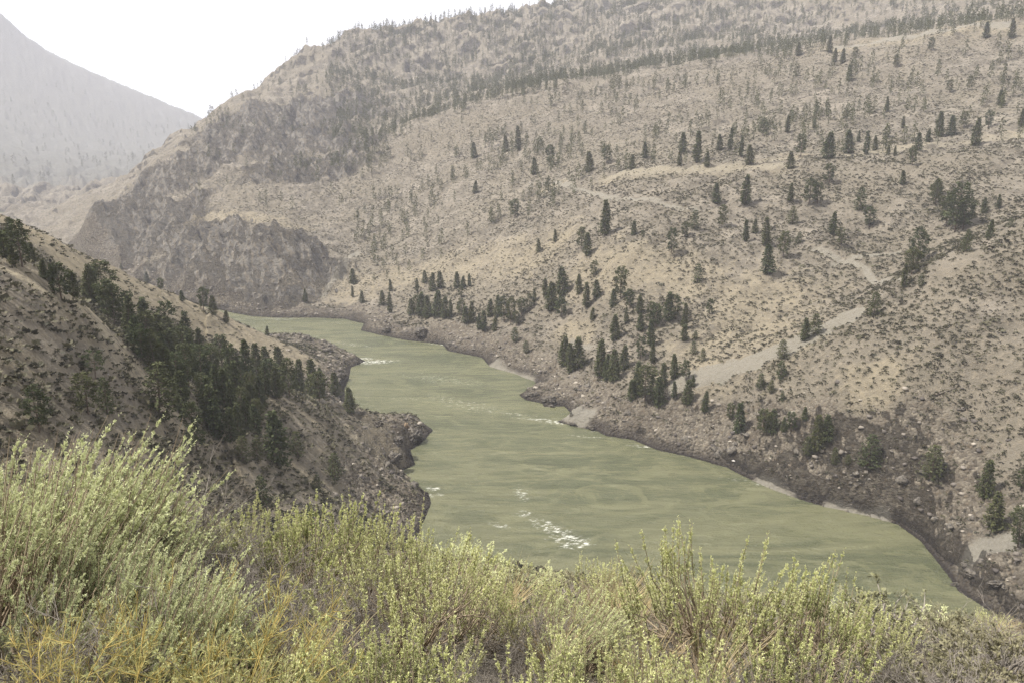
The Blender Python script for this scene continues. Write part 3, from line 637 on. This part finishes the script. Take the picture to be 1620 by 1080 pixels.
zone('bank', """1155,637,663 1170,637,683 1207,647,687 1222,647,683 1240,660,682 1252,650,680 1273,643,663 1292,657,710 1307,657,697 1277,690,717,bushy 1320,707,732,bushy 1341,718,733,bushy 1373,687,737,bushy
 1473,703,755,bushy 1558,727,784 1573,780,835 1610,803,865,pine 1617,743,775 1203,590,613,bushy 1220,600,620,bushy 1237,617,633,bushy""")
zone('wash', "1237,537,566,bushy 1273,503,537 1290,497,528,bushy 1235,570,597,bushy 1382,463,498,bushy 1450,360,420,pine 1442,393,433 1430,417,455 1457,433,453,bushy")
zone('bench', """1510,290,367,pine 1497,305,357,pine 1523,312,363,pine 1480,285,325,pine 1557,313,337 1580,308,330 1565,348,378 1528,363,398,bushy 1597,345,360,bushy 1375,328,360 1360,297,332,bushy
 1133,290,322 1178,278,325,slim 1250,290,320 1280,283,323,pine 1293,290,323,pine 1312,260,290 1428,270,292 1482,283,310 1267,213,248 1310,210,252 1342,207,243 1370,208,245 1384,215,238 1358,207,225
 1403,200,218 1428,185,203 1452,210,238 1443,233,262 1468,205,225 1485,177,215 1505,183,215 1523,177,202 1542,187,230 1563,175,202 1615,173,200 1405,230,245 1415,230,247 1102,208,257,slim 1118,240,263
 1138,213,238 1155,203,237 1172,217,248 1186,230,260 1250,240,267 1075,238,262 1080,210,240""")
zone('upper', """1207,187,215 1245,183,210 1288,187,203 1337,173,192 1312,58,83 1320,77,98 1333,77,100 1353,75,92 1263,67,88 1343,103,127 1417,87,107 1473,60,80 1403,153,177 1502,127,147 1533,120,143 1582,143,167
 1600,30,60,fir 1560,35,60 1020,225,250 845,250,276 932,240,272 870,230,262 1000,245,268 960,232,258 820,200,238 800,215,240 750,225,250""")
gp = [(95,440),(150,470),(200,520),(280,552),(340,572),(410,594),(470,608),(535,628),(548,640),(480,640),(420,632),(400,720),(340,690),(285,650),(238,600),(215,560),(165,500),(120,472)]
gp = np.array(gp, float); cnt = 0; got = []
r2 = random.Random(5)
while len(got) < 66:
    u, v = r2.uniform(140, 550), r2.uniform(470, 700)
    if inpoly(np.array([u]), np.array([v]), gp)[0] and all(math.hypot(u - a, (v - b) * 1.6) > 15 for a, b in got): got.append((u, v))
    cnt += 1
    if cnt > 9000: break
for u, v in sorted(got, key=lambda g: g[1]):
    h = 70 - (u - 150) / 400 * 24 + r2.uniform(-12, 12); T.append(('grove', u, v - h, v, r2.choice(['fir', 'fir', 'pine', 'slim', 'pine', 'fir']), .95))
ZP = dict(ridge=("on the left grassy ridge", "conifers along the left bank ridge"), grove=("in the left gully grove", "conifers in the left bank gully"),
          river=("above the far river rocks", "conifers above the far river rocks"), slope=("on the tan slope below the track", "conifers on the open tan slope"),
          middle=("in the grove left of the wash", "conifers left of the gravel wash"), bank=("above the right shore", "conifers above the right shore"),
          wash=("beside the gravel wash", "conifers along the gravel wash"), bench=("around the high straw bench", "conifers on the high bench"), upper=("on the slope above the bench", "conifers on the upper slope"))
KD = dict(fir="conical dark conifer", slim="narrow spire conifer", pine="open irregular pine", bushy="low bushy conifer", flat="flat topped pine")
NM = dict(fir="fir_tree", slim="fir_tree", pine="pine_tree", bushy="juniper_tree", flat="pine_tree")
TREEXY = []
for z in ZP:
    zs = sorted([t for t in T if t[0] == z], key=lambda t: t[1]); hs = sorted([t[3] - t[2] for t in zs])
    for i, (_, u, vt, vb, kd, wf) in enumerate(zs):
        h = hit(u, vb, 60 if z != 'grove' or u > 262 or vb > 600 or kd == 'flat' else 192)
        if not h or samp(GD, h[0], h[1]) < .5:
            h = hit(u, vb - 8, 60)
            if not h: continue
        x, y, zz = h; ht = (ray(u, vt)[1] - ray(u, vb)[1]) * y * 1.04
        rk = random.Random(int(u * 31 + vb)); kd = kd or rk.choice(['fir', 'fir', 'slim', 'fir', 'pine'])
        if ht < 2.0: ht = 2.0
        nv = sum(1 for q in TREE if q[0] == kd); q = hs.index(vb - vt) / max(1, len(hs) - 1)
        sz = "tall" if q > .7 else "small" if q < .3 else "middling"
        wv = ht * wf * rk.uniform(.95, 1.35) * (1.12 if kd == 'fir' else 1)
        lab = f"{sz} {KD[kd]} {ZP[z][0]}, {ORD(i + 1)} from left"
        e = place(NM[kd], TREE[kd, rk.randrange(nv)], (x, y, zz - .02 * ht), (wv, wv, ht), rk.uniform(0, 6.28), lab, "tree", ZP[z][1], (rk.uniform(-.04, .04), rk.uniform(-.04, .04)))
        TREEXY.append((x, y))
TREEXY = np.array(TREEXY)

# far forest : more trees than anyone would count, one object
def lowtree(seed, n=70):
    rng = np.random.default_rng(seed); t = rng.uniform(.1, 1, n); a = rng.random(n) * 6.28; r = .19 * (1 - t) ** .8 * rng.uniform(.2, 1, n)
    B = np.stack([np.cos(a) * r, np.sin(a) * r, t], -1); Ax = np.stack([np.cos(a), np.sin(a), -.3 + 0 * a], -1) + rng.normal(0, .3, (n, 3)); L = rng.uniform(.06, .12, n)
    V, F = blades(B, Ax, L, L * .7, rng, bend=.1); v2, f2 = tubes([([(0, 0, -.05), (0, 0, .5), (0, 0, .98)], [.02, .014, .004])], 4)
    return np.vstack([V, v2]), np.vstack([F, f2 + len(V)])
def cand(n, rmin, rmax, amax=36, hv=4.0):
    a = RNG.uniform(-R(amax), R(amax), n); r = np.sqrt(RNG.uniform(rmin ** 2, rmax ** 2, n)); x, y = r * np.sin(a), r * np.cos(a)
    m = visible(x, y, hv) & (samp(GD, x, y) > 3); return x[m], y[m]
FX, FY = [], []
x, y = cand(42000, 620, 2150, 36, 11); u_ = 810 + FPX * 0 
zg = ground(x, y); dd = CP * y - SP * (zg - CAM_H); uu = 810 + FPX * x / dd; vv = 540 - FPX * (SP * y + CP * (zg - CAM_H)) / dd
# the dense belt behind the grassy ridge line thins towards the open slope and the cliffs
ridge_px = np.interp(uu, [0, 560, 640, 700, 920, 1150, 1320, 1600], [330, 330, 212, 182, 132, 97, 77, 38])
behind = vv < ridge_px + 1
cl = fbm(x / 70, y / 70, 3, 301)
pr = np.where(behind & (uu > 520), .85 * (1 + 1.2 * cl), np.where(behind & (uu > 300), .16 * (1 + 2 * cl), .34 * (1 + 2.5 * cl) * (uu > 560)))
pr = pr * np.where(behind, 1, 1.0) * np.where((uu > 1200) & behind, .55, 1) * np.where(uu < 560, .7, 1)
m = RNG.random(len(x)) < pr * .62; FX.append(x[m]); FY.append(y[m])
x2, y2 = cand(26000, 2000, 4300, 36, 0); zz2 = ground(x2, y2); m2 = RNG.random(len(x2)) < .06 * (1 + 2 * fbm(x2 / 300, y2 / 300, 3, 302)) ; FX.append(x2[m2]); FY.append(y2[m2])
x, y = np.concatenate(FX), np.concatenate(FY); k = len(x); ht = RNG.uniform(7, 18, k) * np.where(np.hypot(x, y) > 2000, 1.5, 1) * (.8 + .2 * sst(700, 1300, np.hypot(x, y)))
V, F, tt = scatter([lowtree(s) for s in (1, 2, 3)], x, y, ground(x, y), ht, RNG.random(k) * 6.28, RNG.integers(0, 3, k))
prop(mesh_obj("distant_forest", V, F, M_NEEDLE, attrs={'tint': tt * .6}), "thin conifer forest on the hazy upper mountainside", "forest", kind="stuff")
print("far trees", k)

# ---------------------------------------------------------------- scrub dotted over the slopes (beyond counting)
def dome(seed, n):
    rng = np.random.default_rng(seed); a = rng.random(n) * 6.28; e = rng.uniform(.1, 1.4, n); B = np.stack([np.cos(a) * np.cos(e) * .3, np.sin(a) * np.cos(e) * .3, np.sin(e) * .3 - .02], -1)
    Ax = B * 2.2 + rng.normal(0, .35, (n, 3)) + UP * .25; L = rng.uniform(.28, .5, n); return blades(B, Ax, L, L * rng.uniform(.5, .9, n), rng)
x, y = cand(620000, 75, 1000, 36, .6); r = np.hypot(x, y)
g_, s_, b_, k_, t_, w_ = (samp(G, x, y) for G in (grass, sand, bank, GK, track_keep, wash.astype(float)))
den = (.82 + .85 * fbm(x / 38, y / 38, 4, 401)) * (1 - .72 * g_) * (1 - s_) * (1 - .85 * sst(.3, .7, b_)) * (1 - .9 * k_) * (1 - t_) * (1 - w_)
den *= 1 - .8 * samp(bluff, x, y)
den *= np.where(samp(GD, x, y) < 3, 0, 1) * np.where(r > 380, .85 - .6 * sst(380, 760, r), 1.3)
den *= np.where(inpoly(x, y, LEFTPOLY), np.where(dline(x, y, crest) < 26, .5, 2.1), 1)
m = RNG.random(len(x)) < np.clip(den, 0, 1) * .52; x, y, r = x[m], y[m], r[m]; k = len(x)
sc = RNG.uniform(.55, 1.0, k) ** 1.3 * 2.2 * (1 - .1 * sst(350, 900, r)) * np.where(RNG.random(k) < .03, 1.7, 1)
V, F, tt = scatter([dome(s, 12) for s in range(6)], x, y, ground(x, y), sc, RNG.random(k) * 6.28, RNG.integers(0, 6, k), RNG.uniform(.55, .9, k))
prop(mesh_obj("hillside_scrub", V, F, M_SCRUB, attrs={'tint': tt}), "dark low scrub dotted over both canyon slopes", "scrub", kind="stuff")
print("scrub", k)

# ---------------------------------------------------------------- rocks
x, y = cand(240000, 120, 900, 36, .6); d = samp(GD, x, y); b_ = samp(bank, x, y); k_ = samp(GK, x, y); w_ = samp(wet, x, y); s_ = samp(sand, x, y)
m = RNG.random(len(x)) < np.clip(.55 * b_ * (d < 70) + .25 * w_ + .04 * k_, 0, 1) * (1 - s_) * .55; x, y, d = x[m], y[m], d[m]; k = len(x)
sc = .2 + RNG.random(k) ** 4 * 2.0; flat = RNG.uniform(.4, .8, k)
V, F, tt = scatter([crag(s, I0, .5) for s in range(1, 7)], x, y, ground(x, y), sc, RNG.random(k) * 6.28, RNG.integers(0, 6, k), flat)
M_RUB = mat_leaf("rubble", (.075, .065, .058), (.34, .30, .245), sub=0)
prop(mesh_obj("shore_rubble", V, F, M_RUB, attrs={'tint': tt ** 2}), "broken grey and tan rubble along both shores", "rubble", kind="stuff")
print("rubble", k)
x, y = cand(160000, 120, 800, 36, .6); d = samp(GD, x, y) + fbm(x / 12, y / 12, 3, 501) * 7; s_ = samp(sand, x, y); gb = samp(gravelbar, x, y)
m = RNG.random(len(x)) < (1 - sst(2, 13, d)) * (d > -2) * (1 - s_) * (1 - gb) * .10 * (1 + 1.5 * fbm(x / 20, y / 20, 2, 502)); x, y = x[m], y[m]; k = len(x)
sc = .7 + RNG.random(k) ** 2 * 2.2
V, F, tt = scatter([crag(s + 20, I1, .8) for s in range(1, 9)], x, y, ground(x, y), sc, RNG.random(k) * 6.28, RNG.integers(0, 8, k), RNG.uniform(.4, .9, k), .1)
prop(mesh_obj("shore_boulders", V, F, M_ROCK), "dark angular boulders crowding the waterline", "boulders", kind="stuff")
print("boulders", k)
for i, (u, v, w, dpt, hh, rz, mm, lab) in enumerate([
    (655,690,8,11,5.5,.5,M_ROCK,"dark jagged rock at the tip of the left bank promontory"), (628,700,9,7,4.5,-.3,M_ROCK,"broad dark rock behind the promontory tip on the left bank"),
    (643,676,2.6,3.5,5.5,.2,M_TANROCK,"ochre capped pinnacle standing on the left bank promontory"), (618,728,8,6,4,.7,M_ROCK,"dark ledge below the promontory on the left bank"),
    (632,752,7,3.0,2.2,.1,M_ROCK,"long low black slab at the waterline below the promontory"), (598,672,5,4,2.6,.2,M_ROCK,"small dark rock in the cove behind the promontory"),
    (485,538,9,7,4.2,.1,M_ROCK,"flat topped block standing at the upstream point of the left shore"), (515,556,10,8,3,.6,M_ROCK,"grey rough ledge upstream on the left shore"),
    (563,573,5.5,3,2.2,-.2,M_ROCK,"black rock nose beside the white riffle"), (542,595,5,9,3,.2,M_ROCK,"dark rock wall on the left shore below the riffle"),
    (612,522,11,7,4,.1,M_ROCK,"first dark rock bluff on the right shore upstream"), (665,527,12,9,5,-.25,M_ROCK,"bulky purple grey bluff on the right shore upstream"), (712,545,7,6,3.2,-.5,M_ROCK,"dark shore rock upstream of the pale sand cove"),
    (842,623,9,2.2,1.6,.35,M_ROCK,"long dark rib of rock pointing into the river"), (868,632,9,4,2.6,.2,M_ROCK,"tilted dark slab behind the pointing rib"), (872,645,5.5,1.4,1.1,.25,M_ROCK,"thin black rock finger at the waterline"),
    (905,670,6,2.2,1.6,-.1,M_ROCK,"black rock point beside the small white riffle"), (935,676,5,2.5,1.8,-.3,M_ROCK,"rounded black shore rock below the riffle"),
    (1540,905,5,3,1.6,-.4,M_ROCK,"dark tilted slab at lower right shore"), (1580,925,6,3,1.8,.3,M_ROCK,"dark ribbed ledge at the lower right corner of the shore"), (1510,925,3,2,1.1,.9,M_ROCK,"black waterline rock at lower right"),
    (1162,681,1.2,1.1,1.0,.4,M_PALE,"pale boulder under the conifers on the right bank"), (1161,729,1.6,1.1,1.0,.1,M_PALE,"pale angular boulder near the right waterline"), (1375,757,1.3,.6,.5,.1,M_PALE,"white bleached stone on the lower right bank"),
    (952,602,.9,.8,.7,.3,M_PALE,"small white boulder below the broken grove"), (1246,751,.8,.7,.6,.2,M_PALE,"cream stone on the right bank above the sand strip")]):
    h = hit(u, v, 60)
    if not h: continue
    ang = rz - R(41)
    V, F = crag(40 + i, I4 if w > 2 else I2_, .55, .018 if mm is M_ROCK else 0); V = V * np.array([w * .62, dpt * .62, hh * .62])
    n2_ = nrm(V); V += n2_ * (fbm(V[:, 0] * .8 + i, V[:, 1] * .8 + V[:, 2], 4, 9 + i, ridged=True) - .9)[:, None] * min(1.3, w * .16)
    o = mesh_obj("boulder" if mm is M_PALE else "rock_outcrop", V, F, mm); o.location = (h[0], h[1], max(h[2], .2) + hh * .05); o.rotation_euler = (.12, -.1, ang)
    prop(o, lab, "boulder" if mm is M_PALE else "rock")

# fallen logs
for i, (u, v, L, a) in enumerate([(1318,157,12,.2),(1398,163,11,-.5),(1250,222,12,.9),(1490,110,14,.6),(1478,118,12,.7),(1605,150,10,.2),(1325,244,9,.15),(1210,258,9,-.5),(1270,155,9,.0),(1350,240,8,.1),(1495,620,7,-.1)]):
    h = hit(u, v, 60)
    if not h: continue
    dx, dy = cos(a), sin(a) * .6; pts = []
    for t in np.linspace(-.5, .5, 7):
        X, Y = h[0] + dx * L * t, h[1] + dy * L * t; pts.append((X - h[0], Y - h[1], float(ground(X, Y)[0]) - h[2] + .25))
    ln = [(pts, .32 * np.linspace(1, .45, 7))]
    for j in (2, 3, 5): p = np.array(pts[j]); ln.append(([p, p + [.3 * (-1) ** j, .4, .9], p + [.5 * (-1) ** j, .6, 1.3]], [.08, .05, .02]))
    V, F = tubes(ln, 7); o = mesh_obj("fallen_log", V, F, M_LOG, attrs={'tint': RNG.random(len(V))}); o.location = h
    prop(o, f"grey fallen log lying on the upper tan slope, {ORD(i + 1)} of the logs" if i < 10 else "grey fallen log on the right spur above the shore", "log", "logs fallen on the slope")
# ---------------------------------------------------------------- brush on the near slope
def kit(seeds, f, ml, ms): return [leafy(*f(s), ml, ms) for s in seeds]
K = {}
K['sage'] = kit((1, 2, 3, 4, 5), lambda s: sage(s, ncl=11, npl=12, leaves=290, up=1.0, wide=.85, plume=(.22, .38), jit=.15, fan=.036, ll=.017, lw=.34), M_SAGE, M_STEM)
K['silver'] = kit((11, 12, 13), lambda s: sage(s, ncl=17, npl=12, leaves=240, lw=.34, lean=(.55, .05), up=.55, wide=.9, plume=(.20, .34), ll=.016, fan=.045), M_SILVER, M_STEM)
K['pale'] = kit((21, 22), lambda s: sage(s, ncl=14, npl=6, leaves=55, up=.35, wide=1.1, jit=.3, plume=(.12, .24), ll=.034, lw=.32), M_SILVER, M_STEM)
K['olive'] = kit((31, 32, 33, 34), lambda s: sage(s, ncl=12, npl=7, leaves=32, up=.25, wide=1.15, jit=.4, plume=(.10, .22), ll=.05, lw=.42, stemr=.009, bare=40), M_OLIVE, M_TWIG)
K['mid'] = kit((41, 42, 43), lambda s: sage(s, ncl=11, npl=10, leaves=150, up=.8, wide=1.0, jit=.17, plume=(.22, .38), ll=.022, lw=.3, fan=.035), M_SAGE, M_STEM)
K['gold'] = kit((51, 52, 53), rabbit, M_GOLD, mat_leaf("yellow stems", (.36, .27, .08), (.5, .38, .13), sub=0))
def tw(s):
    V, F = twigs(s, curl=.5); return V, F
K['twig'] = []
for s in (61, 62, 63):
    V, F = twigs(s, nst=24, depth=4, curl=.45); K['twig'].append(proto('', {'branches': (V, F, np.random.default_rng(s).random(len(V)), M_TWIG)}))
K['grass'] = []
for s in (71, 72, 73):
    V, F, t = grasstuft(s); K['grass'].append(proto('', {'blades': (V, F, t, M_STRAW)}))
DESC = dict(sage=("sagebrush", "upright yellow green sagebrush"), silver=("sagebrush", "windswept silvery sagebrush leaning right"),
            pale=("sagebrush", "pale rounded sagebrush"), olive=("sagebrush", "low dull olive sagebrush"), mid=("sagebrush", "loose light green sagebrush"),
            gold=("rabbitbrush", "yellow leaved arching rabbitbrush"), twig=("dead_shrub", "leafless grey brown shrub"), grass=("grass_tuft", "dry straw coloured grass tuft"))
near = []   # (kind, x, y, height, width, rz)
def N(kind, u, vtop, Y, wpx=None, rz=None, hmin=.35):
    a, b = ray(u, vtop); x = a * Y; top = CAM_H + b * Y; g = float(ground(x, Y)[0]); h = max(top - g, hmin)
    w = h if wpx is None else wpx / FPX * Y * .85
    h = min(h, 1.8); w = min(max(w, (.9 if kind == 'silver' else 1.12) * h), 1.7 * h)
    near.append((kind, x, Y, h, w, rz if rz is not None else random.uniform(-.5, .5) if kind == 'silver' else random.uniform(0, 6.28)))
# left : the big wind-combed sage and its neighbours
N('silver', 10, 652, 4.2, 300, .1); N('silver', 70, 645, 4.3, 250, -.1); N('silver', -50, 665, 3.6, 300, .2); N('silver', 110, 800, 3.6, 200, 0); N('silver', 215, 860, 3.1, 150, .3)
N('silver', 60, 810, 3.3, 260, .1); N('twig', 340, 830, 4.0, 200); N('silver', -40, 700, 4.4, 280, .1); N('silver', 215, 880, 3.0, 150, .1)
N('twig', 225, 690, 4.4, 260); N('twig', 285, 735, 4.4, 260); N('twig', 175, 672, 4.6, 220); N('twig', 350, 785, 4.8, 190); N('twig', 420, 840, 4.0, 230); N('twig', 480, 850, 4.2, 220); N('twig', 130, 880, 2.9, 210); N('twig', 30, 880, 2.9, 210)
N('twig', 360, 860, 3.6, 200); N('twig', 540, 900, 3.8, 180); N('twig', 300, 920, 3.0, 180)
N('mid', 315, 790, 6.0, 120); N('sage', 395, 792, 5.6, 190); N('sage', 450, 776, 5.0, 190); N('sage', 520, 800, 6.0, 170); N('sage', 585, 806, 5.6, 200); N('mid', 640, 832, 6.6, 170)
N('sage', 655, 832, 3.9, 300); N('sage', 750, 885, 4.4, 190); N('pale', 712, 824, 12.0, 125); N('pale', 750, 838, 11.0, 80)
N('mid', 835, 912, 4.6, 230); N('silver', 900, 930, 4.0, 230); N('mid', 985, 912, 5.0, 210)
N('sage', 1135, 835, 3.9, 300); N('sage', 1300, 885, 3.8, 290); N('sage', 1365, 945, 4.2, 190)
N('twig', 880, 985, 3.1, 260); N('twig', 1220, 1000, 3.1, 230); N('twig', 760, 975, 3.2, 230); N('twig', 470, 935, 3.3, 260); N('twig', 1060, 985, 3.0, 230)
N('mid', 520, 985, 2.7, 330); N('sage', 620, 1010, 2.6, 260); N('mid', 340, 1010, 2.6, 260); N('olive', 1540, 1000, 3.6, 260); N('olive', 1450, 1010, 3.8, 230); N('olive', 1600, 960, 5.0, 230); N('olive', 1500, 950, 6.0, 190); N('mid', 1100, 1000, 2.7, 300); N('mid', 840, 1010, 2.6, 300); N('sage', 970, 1000, 2.9, 260); N('sage', 1270, 1010, 2.8, 260)
for u, v, Y, w in [(430,860,4.4,260),(340,850,4.2,240),(540,860,4.7,240),(700,930,3.9,230),(820,930,4.0,240),(960,940,4.2,230),(1080,930,4.2,220),(1230,930,4.3,230),(1420,985,3.6,240),(1330,990,3.1,240),(240,760,4.6,260),(300,800,4.4,240),(560,980,3.0,240),(690,985,2.9,230),(1150,985,2.9,240),(1000,1030,2.5,260),(1500,1040,2.6,240),(1590,1010,3.0,230)]: N('twig', u, v, Y, w)
for u, v, Y, w in [(60,960,2.7,230),(160,950,2.8,240),(250,940,2.9,230),(330,965,2.8,210),(380,905,3.2,180),(20,1010,2.4,230),(300,1015,2.4,220),(400,990,2.7,140),(120,1010,2.4,240)]: N('gold', u, v, Y, w)
for u, v, Y in [(980,880,6.6),(960,888,6.2),(1010,895,6.8),(800,880,8),(470,940,3.4),(880,950,4.0),(1120,960,3.4),(400,950,3.2),(1020,960,3.6),(1230,960,3.8),(500,900,4.4),(320,1030,2.5)]: N('grass', u, v, Y, 110)
# brow and right hand flank, metres away
rb = random.Random(11); pts = [(p[1], p[2]) for p in near]; tries = 0; extra = []
while len(near) + len(extra) < 296 and tries < 20000:
    tries += 1; a = rb.uniform(-.60, .60); r = rb.uniform(7, 30); x, y = r * sin(a), r * cos(a)
    if r < (8.5 if a < .4 else 6.5): continue
    if any((x - p) ** 2 + (y - q) ** 2 < (.42 + r * .035) ** 2 for p, q in pts): continue
    if not visible(np.array([x]), np.array([y]), .8)[0]: continue
    kd = rb.choice(['olive', 'olive', 'olive', 'mid', 'twig', 'olive', 'grass', 'pale']) if r > 9 else rb.choice(['mid', 'olive', 'olive', 'twig'])
    h = rb.uniform(.45, .8) if r > 9 else rb.uniform(.5, .8); w = h * rb.uniform(1.3, 2.0)
    if kd == 'grass': h, w = .5, .9
    if a < -.05 and r < 14: h *= .9
    pts.append((x, y)); extra.append((kd, x, y, h, w, rb.uniform(0, 6.28)))
near += extra
order = {}
near.sort(key=lambda p: p[1] / p[2])
seen = {}
for kd, x, y, h, w, rz in near:
    nm, ds = DESC[kd]; r = math.hypot(x, y)
    band_ = "at the viewer's feet" if r < 3.4 else "in the near brush" if r < 6.5 else "on the brow of the near slope" if r < 14 else "beyond the brow of the near slope"
    seen[kd, band_] = seen.get((kd, band_), 0) + 1
    lab = f"{ds} {band_}, {ORD(seen[kd, band_])} such from left"
    kk = K[kd]; hs = 1.0 if kd != 'gold' else 1.05
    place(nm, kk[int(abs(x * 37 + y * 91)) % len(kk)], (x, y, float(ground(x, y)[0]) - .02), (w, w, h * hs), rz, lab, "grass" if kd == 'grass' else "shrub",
          f"{nm.replace('_', ' ')} {band_}")
# litter of dry grass and small brush under the shrubs
a = RNG.uniform(-R(60), R(60), 110000); r = RNG.uniform(1.0, 1764, 110000) ** .5; x, y = r * np.sin(a), r * np.cos(a); m = RNG.random(110000) < .6; x, y, r = x[m], y[m], r[m]; k = len(x)
def tuft(seed, n=14):
    rng = np.random.default_rng(seed); ph = rng.random(n) * 6.28; B = np.stack([np.cos(ph) * .15, np.sin(ph) * .15, 0 * ph], -1); Ax = B * rng.uniform(1, 5, (n, 1)) + UP * rng.uniform(.3, 1, (n, 1)); L = rng.uniform(.5, 1, n); return blades(B, Ax, L, L * .035 + .008, rng, bend=.15)
V, F, tt = scatter([tuft(s) for s in range(5)], x, y, ground(x, y), RNG.uniform(.06, .2, k) * (.6 + r * .03), RNG.random(k) * 6.28, RNG.integers(0, 5, k))
M_LITTER = mat_leaf("litter grass", (.07, .058, .04), (.36, .30, .18), sub=.1)
prop(mesh_obj("dry_grass", V, F, M_LITTER, attrs={'tint': tt * .8}), "short dry grass covering the near slope between the shrubs", "grass", kind="stuff")
print("near plants", len(near))
